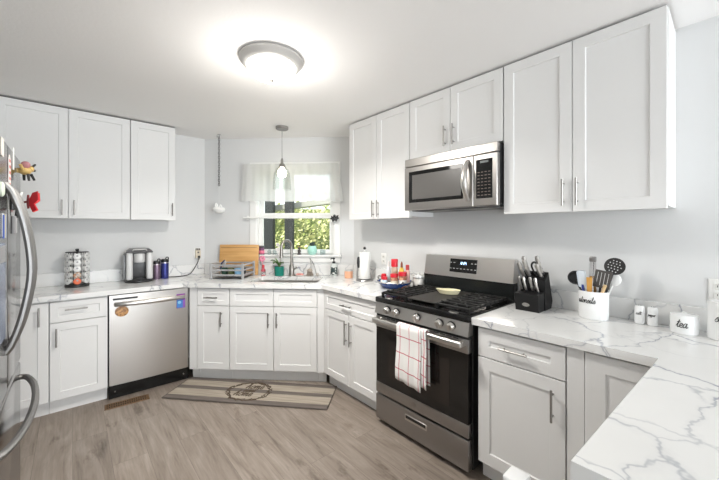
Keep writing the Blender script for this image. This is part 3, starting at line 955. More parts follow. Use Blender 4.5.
wing = [(0, .004), (.022, .030), (.045, .040), (.038, .016), (.052, .002), (.030, -.012), (.020, -.035), (.0, -.02), (-.020, -.040), (-.03, -.014), (-.055, -.004), (-.036, .010), (-.04, .03), (-.018, .02)]
m.prism([(a - .498, b + 1.538) for a, b in wing], -.083, -.068, axis='Y')
m.sphere((-.498, -.078, 1.565), .016, 12, 8)
o = tag(m.build('ornament', BLACKM, loc=pD(0), rotz=RD), 'small black butterfly-like ornament on the right end of the window rod', 'ornament')

# ---- things on the window stool (top at z = 1.137)
ST = 1.1375
def onD(name, mb, mats, label, cat, t_, d, z, **k):
    return tag(mb.build(name, mats, loc=pD(t_, d, z), rotz=RD), label, cat, **k)
t = thing('jar', 'small dark purple jar with pink label at left end of window sill', 'jar', pD(-1.335, .006, ST), RD)
MB().lathe([(.028, 0), (.031, .004), (.031, .070), (.026, .078)], (0, 0, 0), 18).build('glass', mat('purple_jar', (.16, .06, .13), .25), t)
MB().lathe([(.0315, .012), (.0315, .045)], (0, 0, 0), 18, cap0=False, cap1=False).build('label', mat('pink_label', (.72, .18, .28), .5), t)
MB().lathe([(.030, .076), (.030, .094), (.027, .097)], (0, 0, 0), 18).build('lid', mat('dark_lid', (.05, .04, .05), .4), t)
for dx, lab in ((-1.245, 'tiny clear glass jar on window sill beside the dark purple jar'), (-1.185, 'tiny clear glass jar on window sill left of the white flower')):
    m = MB(); m.lathe([(.020, 0), (.023, .004), (.023, .040), (.017, .050), (.019, .056), (.016, .056), (.014, .050), (.020, .038), (.019, .006)], (0, 0, 0), 16)
    onD('glass_jar', m, [JARGLASS], lab, 'jar', dx, .008, ST)
t = thing('figurine', 'small dark figurine on window sill just right of the faucet', 'figurine', pD(-.905, .004, ST), RD)
DKB = mat('dark_bronze', (.07, .06, .06), .5)
m = MB(); m.lathe([(.022, 0), (.024, .006), (.014, .02), (.019, .035), (.017, .05), (.008, .058)], (0, 0, 0), 16); m.sphere((0, 0, .070), .016, 14, 8); m.build('body', DKB, t)
m = MB(); m.sphere((-.012, -.004, .088), .008, 8, 6); m.sphere((.013, -.004, .086), .008, 8, 6); m.build('ears', mat('ornament_gold', (.55, .38, .08), .4, .5), t)
t = thing('planter', 'round mint green pot with a dark tuft on the window sill', 'planter', pD(-.760, .004, ST), RD)
MINT = mat('mint_glaze', (.40, .72, .62), .3)
m = MB(); m.lathe([(.030, 0), (.042, .010), (.051, .035), (.050, .070), (.041, .098), (.037, .098), (.045, .07), (.045, .035), (.02, .012)], (0, 0, 0), 24); m.build('pot', MINT, t)
m = MB()
rnd = random.Random(9)
for i in range(16):
    a = rnd.uniform(0, 6.28); r_ = rnd.uniform(.0, .026)
    m.sphere((r_ * math.cos(a) + .008, r_ * math.sin(a), .100 + rnd.uniform(0, .030)), .013, 8, 6, sz=1.2)
m.build('tuft', mat('dark_succulent', (.025, .045, .035), .6), t)
m = MB(); m.lathe([(.026, 0), (.030, .004), (.032, .055), (.029, .055), (.027, .006)], (0, 0, 0), 18)
onD('tumbler', m, [JARGLASS], 'small clear glass at the right end of the window sill', 'glass', -.64, .006, ST)

# ---- behind the sink, on the worktop
t = thing('potted_plant', 'teal pot with thick green leaves and a white flower spike', 'plant', pD(-1.098, .115, CT), RD)
m = MB(); m.lathe([(.044, 0), (.050, .003), (.053, .096), (.053, .100), (.047, .100), (.045, .06), (.0, .058)], (0, 0, 0), 26); m.build('pot', mat('teal_glaze', (.01, .20, .15), .25), t)
MB().lathe([(.046, .080), (.03, .088), (0, .090)], (0, 0, 0), 18).build('soil', mat('potting_soil', (.05, .035, .025), .9), t)
LEAFG = mat('orchid_leaf', (.10, .20, .05), .4)
def leaf(base, tip, wid, lift):
    m = MB(); B, T = Vector(base), Vector(tip); ax = T - B; side = Vector((ax.y, -ax.x, 0))
    side = side.normalized() if side.length > 1e-4 else Vector((1, 0, 0))
    R = []
    for i in range(9):
        u = i / 8
        c = B + ax * u + Vector((0, 0, lift * math.sin(PI * u)))
        hw = wid * max(.08, math.sin(PI * (u * .9 + .08))) 
        R.append([tuple(c - side * hw + Vector((0, 0, .010))), tuple(c - Vector((0, 0, .002))), tuple(c + side * hw + Vector((0, 0, .010))), tuple(c + Vector((0, 0, .004)))])
    return m.rings(R)
for b_, tp, w_, l_ in (((0, 0, .09), (-.085, -.03, .165), .030, .03), ((0, .0, .09), (-.045, -.07, .135), .030, .035), ((0, 0, .09), (.06, -.045, .135), .022, .03), ((0, .01, .09), (-.055, .02, .185), .020, .01)):
    leaf(b_, tp, w_, l_).build('leaf', LEAFG, t)
m = MB(); m.tube(smooth_pts([(.01, 0, .09), (.016, 0, .18), (.012, -.005, .27), (-.01, -.012, .34)], 4), .003, 6); m.build('flower_stem', mat('stem_pale', (.45, .40, .30), .5), t)
PET = mat('white_petal', (.85, .82, .82), .5)
m = MB()
for c in ((-.012, -.014, .335), (.018, -.012, .305), (-.018, -.01, .285), (.014, -.01, .255), (.012, -.01, .225)):
    for k in range(5):
        a = 2 * PI * k / 5 + c[2] * 30
        m.sphere((c[0] + .013 * math.cos(a), c[1] - .004, c[2] + .013 * math.sin(a)), .009, 8, 6, sy=.45)
    m.sphere(c, .006, 8, 6)
m.build('flower_spike', PET, t)
t = thing('bottle', 'small red-capped bottle with grey label beside the cutting board', 'bottle', pD(-1.275, .115, CT), RD)
MB().lathe([(.021, 0), (.024, .004), (.024, .062), (.012, .078), (.010, .088)], (0, 0, 0), 18).build('body', mat('bottle_pinkred', (.55, .09, .12), .3), t)
MB().lathe([(.0245, .012), (.0245, .045)], (0, 0, 0), 18, cap0=False, cap1=False).build('label', speckle('label_grey', (.10, .10, .11), (.65, .62, .6), 90), t)
MB().lathe([(.013, .086), (.013, .115), (.011, .118)], (0, 0, 0), 14).build('cap', RED, t)
t = thing('ribbon_stick', 'pink and white ribbon-like stick leaning from the red bottle to the sill', 'stick', pD(-1.308, .075, CT), RD)
m = MB(); m.tube([(0, 0, .004), (.004, .03, .20)], .005, 8); m.build('stick', mat('stick_pink', (.75, .35, .40), .5), t)
m = MB()
for k in range(6): m.sphere((.022 * math.cos(k), .028 - .01, .178 + .022 * math.sin(k * 1.05)), .014, 8, 6, sy=.5)
m.build('bow', mat('bow_pink', (.80, .30, .42), .6), t)
t = thing('soap_dish', 'flat oval dish with pinkish red sponge behind the sink', 'dish', pD(-.872, .110, CT), RD)
MB().lathe([(.040, 0), (.055, .005), (.058, .012), (.054, .012), (.04, .007), (0, .006)], (0, 0, 0), 26, sy=.6).build('dish', mat('dish_pale', (.72, .62, .58), .4), t)
MB().box(-.040, .038, -.022, .022, .009, .026, .008, 3).build('sponge', speckle('sponge_pink', (.62, .22, .20), (.75, .36, .32), 130), t)
t = thing('dish_brush', 'brown dish brush with bent wire handle, right of the pink sponge', 'brush', pD(-.745, .100, CT), RD)
TAUPE = mat('taupe_bristle', (.27, .22, .18), .8)
m = MB()
for i in range(70):
    rnd2 = random.Random(i); a = rnd2.uniform(0, 6.28); r_ = .034 * math.sqrt(rnd2.random())
    x, y = r_ * math.cos(a), r_ * .7 * math.sin(a)
    m.tube([(x * .75 - .02, y * .75, .050), (x * 1.25 - .02, y * 1.25, .002)], .003, 4)
m.build('bristles', TAUPE, t)
m = MB(); m.lathe([(.026, .046), (.032, .052), (.030, .064), (.012, .078)], (-.02, 0, 0), 18, sy=.8); m.build('head', mat('brush_head', (.42, .36, .30), .5), t)
m = MB(); m.tube(smooth_pts([(-.02, 0, .074), (-.012, .02, .12), (-.03, .045, .19)], 5), .0035, 8)
m.tube(smooth_pts([(.052, -.01, .004), (.044, .0, .05), (.020, .02, .12), (-.03, .045, .19)], 5), .0035, 8)
m.build('handle', NICKEL, t)
m = MB(); m.sphere((.060, -.012, .020), .022, 14, 10, sx=.7, sz=.9)
onD('pumice_stone', m, [mat('pumice', (.46, .42, .38), .8)], 'small grey brown stone at the foot of the brush wire', 'stone', -.735, .125, CT)
t = thing('soap_bottle', 'clear soap bottle with dark label and black pump under the window trim', 'soap bottle', pD(-.502, .100, CT), RD)
MB().lathe([(.034, 0), (.037, .004), (.037, .105), (.028, .125), (.014, .134), (.014, .140)], (0, 0, 0), 22).build('body', mat('soap_liquid', (.62, .66, .64), .15), t)
m = MB(); m.lathe([(.0375, .012), (.0375, .098)], (0, 0, 0), 22, cap0=False, cap1=False); m.build('label', speckle('label_dark_green', (.03, .05, .05), (.70, .72, .68), 45, .52, .58), t)
m = MB(); m.lathe([(.017, .138), (.017, .155), (.006, .158), (.006, .182), (.014, .184), (.014, .196), (.010, .199)], (0, 0, 0), 16); m.tube([(0, 0, .190), (-.022, -.022, .192), (-.030, -.030, .184)], .006, 8)
m.build('pump', BLACK, t)

# ---- in the right corner
t = thing('candle', 'peach jar candle with metal-rimmed lid in the right corner', 'candle', (2.150, 2.615, CT))
MB().lathe([(.038, 0), (.043, .004), (.044, .066), (.040, .074)], (0, 0, 0), 24).build('jar', mat('peach_wax', (.80, .42, .26), .3), t)
m = MB(); m.lathe([(.041, .072), (.041, .084), (.035, .086), (.035, .078), (0, .078)], (0, 0, 0), 24); m.build('rim', SILVERP, t)
t = thing('paper_towel_holder', 'paper towel roll on a steel stand with black knob', 'paper towel holder', (2.165, 2.385, CT))
m = MB(); m.lathe([(.086, 0), (.088, .004), (.084, .012), (.0, .014)], (0, 0, 0), 30); m.build('base', STEELD, t)
m = MB(); m.lathe([(.0535, .018), (.0545, .022), (.0545, .274), (.0525, .278), (.021, .278), (.021, .018)], (0, 0, 0), 30); m.build('paper_roll', mat('paper_white', (.84, .84, .82), .8), t)
m = MB(); m.cyl((0, 0, .012), (0, 0, .305), .006, 8); m.build('rod', STEEL, t)
m = MB(); m.sphere((0, 0, .316), .014, 14, 8); m.build('knob', BLACK, t)
m = MB(); m.tube(smooth_pts([(-.062, .042, .012), (-.060, .040, .09), (-.056, .036, .15)], 4), .008, 8)
m.build('tension_arm', DARKNICK, t)
m = MB(); m.lathe([(.010, -.055), (.016, -.035), (.018, 0), (.016, .035), (.010, .055)], (-.052, .030, .180), 14); m.build('arm_pad', BLACK, t)

# ---- blue pan full of condiments
PXc, PYc = 2.085, 1.915
t = thing('pan', 'shallow dark blue pan with grey side handles holding red-topped bottles', 'pan', (PXc, PYc, CT))
m = MB(); m.lathe([(.090, 0), (.105, .004), (.150, .052), (.155, .058), (.150, .058), (.103, .012), (0, .010)], (0, 0, 0), 40)
m.build('bowl', mat('cobalt_enamel', (.012, .045, .19), .22), t)
m = MB(); m.lathe([(.154, .055), (.157, .058), (.154, .062), (.151, .058), (.154, .055)], (0, 0, 0), 40, cap0=False, cap1=False); m.build('rim', STEEL, t)
m = MB(); m.tube(smooth_pts([(-.030, .150, .055), (-.030, .172, .072), (-.005, .182, .085), (.02, .172, .072), (.02, .15, .055)], 4), .006, 8); m.build('handle', DARKNICK, t)
m = MB(); m.tube(smooth_pts([(-.06, -.142, .055), (-.075, -.17, .07), (-.1, -.165, .07), (-.098, -.12, .055)], 4), .006, 8); m.build('handle', DARKNICK, t)
def condiment(name, label, cat, x, y, prof, m_, capprof, capm, lab=None, labm=None):
    t = thing(name, label, cat, (PXc + x, PYc + y, CT + .0125))
    sc_ = lambda P: [(r, z * 1.28) for r, z in P] if P else P
    prof, capprof, lab = sc_(prof), sc_(capprof), sc_(lab)
    MB().lathe(prof, (0, 0, 0), 18).build('body', m_, t)
    MB().lathe(capprof, (0, 0, 0), 18).build('cap' if 'bottle' in name else 'lid', capm, t)
    if lab: MB().lathe(lab, (0, 0, 0), 18, cap0=False, cap1=False).build('label', labm, t)
REDB = mat('red_lid', (.60, .015, .03), .35)
SPICE = speckle('spice_fill', (.30, .10, .05), (.55, .30, .18), 50)
condiment('bottle', 'tall bottle with big red cap and dark label standing in the blue pan', 'bottle', .035, .030, [(.026, 0), (.028, .004), (.028, .115), (.024, .130)], mat('bottle_pale_brown', (.55, .42, .32), .35), [(.030, .128), (.030, .176), (.027, .180)], REDB, [(.0288, .030), (.0288, .080)], mat('label_green', (.05, .12, .05), .5))
condiment('bottle', 'clear slim spray bottle at the left back in the blue pan', 'bottle', .035, .100, [(.019, 0), (.021, .004), (.021, .105), (.010, .125)], mat('bottle_clear', (.70, .74, .78), .15), [(.011, .122), (.011, .150), (.008, .160)], PLAST)
condiment('bottle', 'yellow squeeze bottle with dark orange tip at the back of the blue pan', 'bottle', .055, -.035, [(.022, 0), (.025, .004), (.025, .095), (.012, .125)], mat('mustard', (.75, .55, .08), .35), [(.011, .122), (.009, .150), (.004, .165)], mat('tip_brown', (.22, .06, .03), .4))
condiment('bottle', 'pale bottle with red striped cap right of the yellow squeeze bottle', 'bottle', .065, -.092, [(.018, 0), (.020, .004), (.020, .100), (.014, .115)], mat('bottle_pink', (.70, .42, .36), .4), [(.016, .112), (.016, .142), (.012, .146)], mat('cap_dull_red', (.45, .05, .05), .4))
condiment('jar', 'glass spice jar with wide red lid at the front centre of the blue pan', 'jar', -.035, -.030, [(.030, 0), (.032, .004), (.032, .062), (.028, .068)], SPICE, [(.034, .066), (.034, .086), (.031, .089)], REDB, [(.0325, .012), (.0325, .045)], mat('label_cream', (.75, .66, .52), .5))
condiment('jar', 'glass spice jar with wide red lid at the right side of the blue pan', 'jar', -.005, -.098, [(.032, 0), (.034, .004), (.034, .074), (.030, .080)], SPICE, [(.037, .078), (.037, .100), (.034, .103)], REDB, [(.0345, .014), (.0345, .052)], mat('label_offwhite', (.78, .72, .66), .5))
condiment('jar', 'white round tub with red flip lid at the left of the blue pan', 'jar', -.035, .092, [(.026, 0), (.029, .005), (.030, .032), (.024, .042)], PLAST, [(.025, .041), (.024, .072), (.016, .080)], REDB)
condiment('bottle', 'small white and blue bottle with red cap near front left of the pan', 'bottle', -.075, .040, [(.020, 0), (.022, .003), (.022, .040), (.016, .048)], mat('bottle_iceblue', (.60, .72, .82), .35), [(.021, .046), (.021, .062), (.019, .065)], REDB)
t = thing('canister', 'pale lidded canister with metal rim tucked behind the range corner', 'canister', (2.248, 1.785, CT))
MB().lathe([(.044, 0), (.046, .004), (.046, .078), (.042, .084)], (0, 0, 0), 26).build('jar', mat('canister_white', (.72, .70, .66), .2), t)
m = MB(); m.lathe([(.047, .082), (.048, .086), (.047, .090)], (0, 0, 0), 26); m.build('rim', DARKNICK, t)
m = MB(); m.lathe([(.046, .090), (.044, .102), (.015, .108), (.010, .112), (.014, .120), (0, .124)], (0, 0, 0), 26); m.build('lid', mat('canister_lid', (.74, .75, .74), .15), t)

# ---- on the range
t = thing('spoon_rest', 'cream oval spoon rest with a pouring lip on the cooktop griddle', 'spoon rest', (2.045, 1.335, .9505), math.radians(-62))
m = MB()
R = []
for r_, z in ((.03, 0), (.042, .002), (.054, .030), (.051, .031), (.040, .007), (.0, .005)):
    ring = []
    for i in range(28):
        a = 2 * PI * i / 28
        k = 1 + .38 * max(0, math.cos(a + PI)) ** 6 * (r_ / .05)
        ring.append((r_ * 1.35 * k * math.cos(a), r_ * .95 * math.sin(a), z + .006 * max(0, math.cos(a + PI)) ** 6 * (z > .02)))
    R.append(ring)
m.rings(R); m.build('dish', mat('cream_ceramic', (.80, .74, .50), .3), t)

# dish towel over the oven handle
TWL = mat('towel_check', (.85, .84, .82), .9)
nt, b = nodes(TWL)
tc = nt.nodes.new('ShaderNodeTexCoord'); sp = nt.nodes.new('ShaderNodeSeparateXYZ'); nt.links.new(tc.outputs['UV'], sp.inputs[0])
def stripe(out, freq, width, off):
    a = N(nt, 'ShaderNodeMath', operation='MULTIPLY_ADD'); a.inputs[1].default_value = freq; a.inputs[2].default_value = off
    nt.links.new(out, a.inputs[0])
    f = N(nt, 'ShaderNodeMath', operation='FRACT'); nt.links.new(a.outputs[0], f.inputs[0])
    l = N(nt, 'ShaderNodeMath', operation='LESS_THAN'); l.inputs[1].default_value = width; nt.links.new(f.outputs[0], l.inputs[0])
    return l
sx, sy = stripe(sp.outputs[0], 13.2, .055, .62), stripe(sp.outputs[1], 9.6, .055, .30)
mxs = N(nt, 'ShaderNodeMath', operation='MAXIMUM'); nt.links.new(sx.outputs[0], mxs.inputs[0]); nt.links.new(sy.outputs[0], mxs.inputs[1])
mx = N(nt, 'ShaderNodeMix', data_type='RGBA'); nt.links.new(mxs.outputs[0], mx.inputs['Factor'])
mx.inputs[6].default_value = (.84, .83, .81, 1); mx.inputs[7].default_value = (.50, .07, .12, 1)
nt.links.new(mx.outputs[2], b.inputs['Base Color'])
def towel_mesh(x0, x1, zb_f, zb_b, wav, yoff):
    """hangs over the bar at local y = -F-.048, z .774; (u, v) in metres give the check"""
    me_v, me_f, uv = [], [], []
    yb, zt = -F - .048, .786
    path = []
    Lf = zt - zb_f
    for i in range(15): path.append((yb - .020 - yoff - .004 * math.sin(i * .5), zb_f + Lf * i / 14))
    for i in range(1, 8):
        a = PI - PI * i / 8
        path.append((yb + .020 * math.cos(a), zt + .012 * math.sin(a)))
    for i in range(13): path.append((yb + .019, zt - (zt - zb_b) * i / 12))
    n = 24
    acc = 0
    for k, (y, z) in enumerate(path):
        if k: acc += math.hypot(y - path[k - 1][0], z - path[k - 1][1])
        low = max(0, min(1, (zt - z) / .35))
        for i in range(n + 1):
            u = i / n
            w_ = wav * math.sin(u * 7.5 + .8) * low
            xs = x0 + (x1 - x0) * u
            inside = y > yb + .01
            me_v.append((xs + .012 * low * (u - .5), y + (-abs(w_) if not inside else min(abs(w_) * .2, .004)), z - (.022 * u * low * (1 if not inside else .5) if k < 15 else 0)))
            uv.append(((u) * (x1 - x0), acc))
    for k in range(len(path) - 1):
        for i in range(n):
            a = k * (n + 1) + i
            me_f.append((a, a + 1, a + n + 2, a + n + 1))
    me = bpy.data.meshes.new('dish_towel'); me.from_pydata(me_v, [], me_f)
    ul = me.uv_layers.new(name='UVMap')
    for p in me.polygons:
        for li in p.loop_indices: ul.data[li].uv = uv[me.loops[li].vertex_index]
    me.materials.append(TWL)
    for p in me.polygons: p.use_smooth = True
    o = bpy.data.objects.new('dish_towel', me); COL.objects.link(o)
    sm = o.modifiers.new('thickness', 'SOLIDIFY'); sm.thickness = .0035; sm.offset = 0
    return o
o = towel_mesh(.273, .470, .432, .42, .009, 0); o.location = pR(RY1); o.rotation_euler = (0, 0, RR)
tag(o, 'white dish towel with thin red checks hanging over the oven handle', 'towel')
# its folded-back second layer shows at the right edge
o2 = towel_mesh(.460, .506, .455, .45, .004, -.004); o2.name = 'fold'; o2.parent = o

# ---- right of the range: knife block and knives
KBX, KBY = 2.085, .893
t = thing('knife_block', 'black angled knife block with oval badge, right of the range', 'knife block', (KBX + .085, KBY - .072, CT), RR)
bm_ = mat('block_black', (.010, .010, .0105), .5, spec=.25)
m = MB()
# low front step with a sloping top, leaning rear block; x across, y into the wall
def extr(poly, x0, x1, mb): mb.rings([[(x0, y, z) for y, z in poly], [(x1, y, z) for y, z in poly]])
extr([(-.085, 0), (.0, 0), (.0, .112), (-.098, .106)], -.068, .068, m)
m.build('front_block', bm_, t)
m = MB(); extr([(.003, 0), (.108, 0), (.128, .045), (.060, .232), (.003, .180)], -.072, .072, m)
m.build('rear_block', bm_, t)
m = MB(); m.lathe([(.011, 0), (.011, .003), (.009, .004)], (-.005, -.0885, .040), 20, axis='Y', sx=2.0); m.build('badge', NICKEL, t)
def knife(label, x, y, z, L, r=.0095, lean=.42, side=0.0):
    kt = thing('kitchen_knife', label, 'knife', t_loc(x, y, z), RR, 'knives in the knife block')
    d = Vector((side, -math.sin(lean), math.cos(lean)))
    m = MB()
    pts = [d * (L * f) + Vector((0, -.006 * math.sin(PI * f), 0)) for f in (.12, .3, .5, .7, .88, 1.0)]
    m.tube(pts, r, 10, radii=[r * .8, r, r * .95, r, r * 1.25, r * .8], sq=.9)
    m.build('handle', STEEL, kt)
    m = MB(); m.tube([d * .001, d * (L * .14)], r * 1.05, 10); m.build('bolster', BLACK, kt)
    m = MB()
    for f in (.35, .65): m.lathe([(.0028, -r * 1.05), (.0028, r * 1.05)], tuple(d * (L * f) + Vector((0, -.005, 0))), 8, axis='X')
    m.build('rivet', DARKNICK, kt)
def t_loc(x, y, z):
    a = RR
    return (KBX + .085 + x * math.cos(a) - y * math.sin(a), KBY - .072 + x * math.sin(a) + y * math.cos(a), CT + z)
for i, x in enumerate((-.050, -.018, .016, .050)):
    knife(['leftmost steak knife in the front row of the black block', 'second steak knife from the left in the block front row', 'third steak knife from the left in the block front row', 'rightmost steak knife in the front row of the black block'][i], x, -.030 - .012 * (i % 2), .112, .098, .0085, .28, -.10)
def ztop(y): return .180 + (y - .003) * (.052 / .057)
for i, (x, y, L) in enumerate(((-.052, .012, .118), (-.020, .018, .125), (.046, .022, .10))):
    knife(['large steel knife at the left of the block rear row', 'large steel knife second from left in the block rear row', 'steel knife at the right front of the rear block'][i], x, y, ztop(y) + .001, L, .0125, .48, -.14)
for i, (x, y, L) in enumerate(((-.035, .040, .125), (.045, .042, .130))):
    knife(['tallest steel knife, topmost at the left of the block', 'tall steel knife topmost at the right of the block'][i], x, y, ztop(y) + .001, L, .0125, .44, -.12)
# kitchen shears between them
kt = thing('kitchen_shears', 'black handled shears standing in the middle of the knife block', 'shears', t_loc(.010, .034, ztop(.034) + .002), RR)
m = MB(); m.tube(smooth_pts([(0, 0, 0), (-.014, -.012, .03), (-.018, -.028, .065), (0, -.035, .085), (.018, -.028, .065), (.012, -.012, .03), (0, 0, 0)], 4), .006, 8); m.build('handle', BLACK, kt)

# ---- utensil crock
UX, UY = 2.205, .510
def cyl_fn(rx, ry, a0, zc, off=.0006):
    def fn(u, v):
        a = a0 + u / rx
        return (rx * math.sin(a) * 1.0 * (1 + off / rx), -ry * math.cos(a) * (1 + off / ry), zc + v)
    return fn
t = thing('utensil_crock', 'white oval crock lettered utensils, filled with cooking tools', 'crock', (UX, UY, CT), RR)
m = MB(); m.lathe([(.066, 0), (.070, .004), (.072, .150), (.070, .154), (.067, .152), (.065, .02), (0, .014)], (0, 0, 0), 40, sy=.80)
m.build('pot', CERAM, t)
m = MB(); lettering(m, 'utensils', .0185, cyl_fn(.0722, .0578, -.34, .090), .0013); m.build('lettering', INK, t, smooth=60)
def tool(name, label, cat, x, y, lean_x, lean_y, z0=.016):
    k = thing(name, label, cat, (UX + y, UY - x, CT + z0), RR)
    return k, Vector((lean_x, lean_y, 1)).normalized()
def stick(mb, d, L0, L1, r, rl=None, seg=8): mb.tube([tuple(d * L0), tuple(d * L1)], r, seg, radii=[r, rl or r])
BLK = mat('nylon_black', (.018, .018, .018), .4)
k, d = tool('ladle', 'black round ladle leaning left in the white crock', 'ladle', -.012, .010, -.40, .04)
m = MB(); stick(m, d, 0, .20, .006); m.build('handle', BLK, k)
m = MB(); c = d * .215; m.T = Matrix.Translation(c) @ Matrix.Rotation(math.radians(78), 4, 'X') @ Matrix.Rotation(.3, 4, 'Y')
m.lathe([(.0, -.012), (.022, -.010), (.036, .0), (.040, .012), (.037, .012), (.033, .002), (.02, -.006), (0, -.008)], (0, 0, 0), 26); m.build('bowl', BLK, k)
k, d = tool('spatula', 'translucent white spatula with blue handle in the white crock', 'spatula', -.030, -.016, -.10, .0)
m = MB(); stick(m, d, 0, .17, .0075); m.build('handle', mat('handle_blue', (.03, .06, .32), .4), k)
m = MB(); m.T = Matrix.Translation(d * .205) @ Matrix.Rotation(-.12, 4, 'Y'); m.box(-.022, .022, -.004, .004, -.05, .045, .010, 3); m.build('blade', mat('silicone_pale', (.66, .71, .76), .3), k)
k, d = tool('wooden_spatula', 'short orange wooden utensil at the front of the white crock', 'spatula', -.012, -.030, .05, -.03)
m = MB(); m.T = Matrix.Translation((0, 0, 0)); m.rings([[(-.008, -.004, 0), (.008, -.004, 0), (.008, .004, 0), (-.008, .004, 0)], [(-.010, -.004, .14), (.012, -.004, .14), (.012, .004, .14), (-.010, .004, .14)], [(-.014, -.003, .215), (.014, -.003, .215), (.014, .003, .215), (-.014, .003, .215)]]); m.build('blade', wood('orange_wood', (.55, .26, .05), (.66, .36, .09), (30, 30, 3)), k)
k, d = tool('tongs', 'tall steel tongs standing upright in the white crock', 'tongs', -.005, .010, .0, .02)
m = MB()
for s in (-1, 1): m.rings([[(s * .016 - .007, s * .004 - .0015, .0), (s * .016 + .007, s * .004 - .0015, .0), (s * .016 + .007, s * .004 + .0015, 0), (s * .016 - .007, s * .004 + .0015, 0)], [(s * .005 - .009, s * .004 - .0015, .30), (s * .005 + .009, s * .004 - .0015, .30), (s * .005 + .009, s * .004 + .0015, .30), (s * .005 - .009, s * .004 + .0015, .30)]])
m.build('arms', CHROME, k)
m = MB(); m.box(-.017, .017, -.009, .009, .298, .330, .006, 2); m.build('hinge', STEELD, k)
k, d = tool('slotted_turner', 'dark grey slotted turner in the middle of the white crock', 'turner', .015, -.005, .12, -.04)
m = MB(); stick(m, d, 0, .165, .006); m.build('handle', BLK, k)
m = MB(); m.T = Matrix.Translation(d * .165) @ Matrix.Rotation(.16, 4, 'Y')
for i in range(5): m.box(-.036 + i * .0160, -.0235 + i * .0160, -.0025, .0025, .004, .086)
m.box(-.036, .042, -.003, .003, -.004, .010, .002); m.box(-.036, .042, -.003, .003, .082, .094, .002)
m.build('head', mat('nylon_grey', (.075, .07, .065), .5), k)
k, d = tool('wooden_spoon', 'wooden spoon handle slanting right in the white crock', 'spoon', .004, -.030, .32, -.02)
m = MB(); m.tube([tuple(d * .0), tuple(d * .19)], .006, 8, radii=[.0055, .0085]); m.build('handle', wood('pale_wood', (.50, .33, .16), (.62, .44, .24), (30, 30, 3)), k)
k, d = tool('skimmer', 'black round skimmer with holes rising right from the white crock', 'skimmer', .018, .010, .27, .02)
m = MB(); stick(m, d, 0, .248, .007); m.build('handle', BLK, k)
# head: a round plate with holes
m = MB()
outer_r = .047; holes = []
for i in range(5):
    for j in range(5):
        hx, hy = (i - 2) * .0145 + (j % 2) * .004, (j - 2) * .0145
        if hx * hx + hy * hy < .034 ** 2: holes.append([(hx + .0034 * math.cos(a * PI / 3), hy + .0034 * math.sin(a * PI / 3)) for a in range(6)])
m.T = Matrix.Translation(d * .292 + Vector((0, -.004, 0))) @ Matrix.Rotation(.30, 4, 'Y') @ Matrix.Rotation(math.radians(74), 4, 'X')
slab_with_hole([(outer_r * math.cos(2 * PI * a / 28), outer_r * math.sin(2 * PI * a / 28)) for a in range(28)], holes, -.002, .002, m)
m.build('head', BLK, k)
k, d = tool('spoon', 'white serving spoon behind the black skimmer in the crock', 'spoon', .024, .022, .32, .05)
m = MB(); stick(m, d, 0, .19, .005); m.build('handle', PLAST, k)
m = MB(); m.T = Matrix.Translation(d * .215) @ Matrix.Rotation(.42, 4, 'Y'); m.sphere((0, 0, 0), .030, 18, 10, sy=.35, sz=1.15); m.build('bowl', PLAST, k)

# ---- shakers and canisters
for (x, y, word, lab) in ((2.262, .318, 'salt', 'white ceramic salt shaker, left of the pepper shaker'), (2.262, .266, 'pepper', 'white ceramic pepper shaker, right of the salt shaker')):
    t = thing('shaker', lab, 'shaker', (x, y, CT), RR)
    MB().lathe([(.019, 0), (.0215, .003), (.0215, .086), (.018, .094), (0, .097)], (0, 0, 0), 24).build('body', CERAM, t)
    m = MB(); lettering(m, word, .0095 if word == 'salt' else .008, cyl_fn(.0217, .0217, -.12, .050), .0008); m.build('lettering', INK, t, smooth=60)
    m = MB()
    for q in range(5): m.lathe([(.0014, 0), (.0014, .0012)], (.007 * math.cos(q * 1.257), .007 * math.sin(q * 1.257), .0962), 6)
    m.build('holes', INK, t)
t = thing('canister', 'low white ceramic canister lettered tea', 'canister', (2.215, .147, CT), RR)
MB().lathe([(.048, 0), (.051, .004), (.051, .080), (.049, .084)], (0, 0, 0), 36).build('jar', CERAM, t)
m = MB(); m.lathe([(.050, .084), (.049, .090), (.022, .094), (.009, .096), (.009, .101), (.0, .103)], (0, 0, 0), 36); m.build('lid', CERAM, t)
m = MB(); lettering(m, 'tea', .021, cyl_fn(.0515, .0515, -.12, .034), .0014); m.build('lettering', INK, t, smooth=60)
t = thing('canister', 'taller white ceramic canister cut off by the right photo edge', 'canister', (2.215, .012, CT), RR)
MB().lathe([(.056, 0), (.060, .004), (.060, .160), (.057, .165)], (0, 0, 0), 36).build('jar', CERAM, t)
m = MB(); m.lathe([(.059, .165), (.058, .173), (.025, .178), (.011, .180), (.011, .188), (.0, .190)], (0, 0, 0), 36); m.build('lid', CERAM, t)
m = MB(); lettering(m, 'sugar', .022, cyl_fn(.0605, .0605, .05, .085), .0014); m.build('lettering', INK, t, smooth=60)

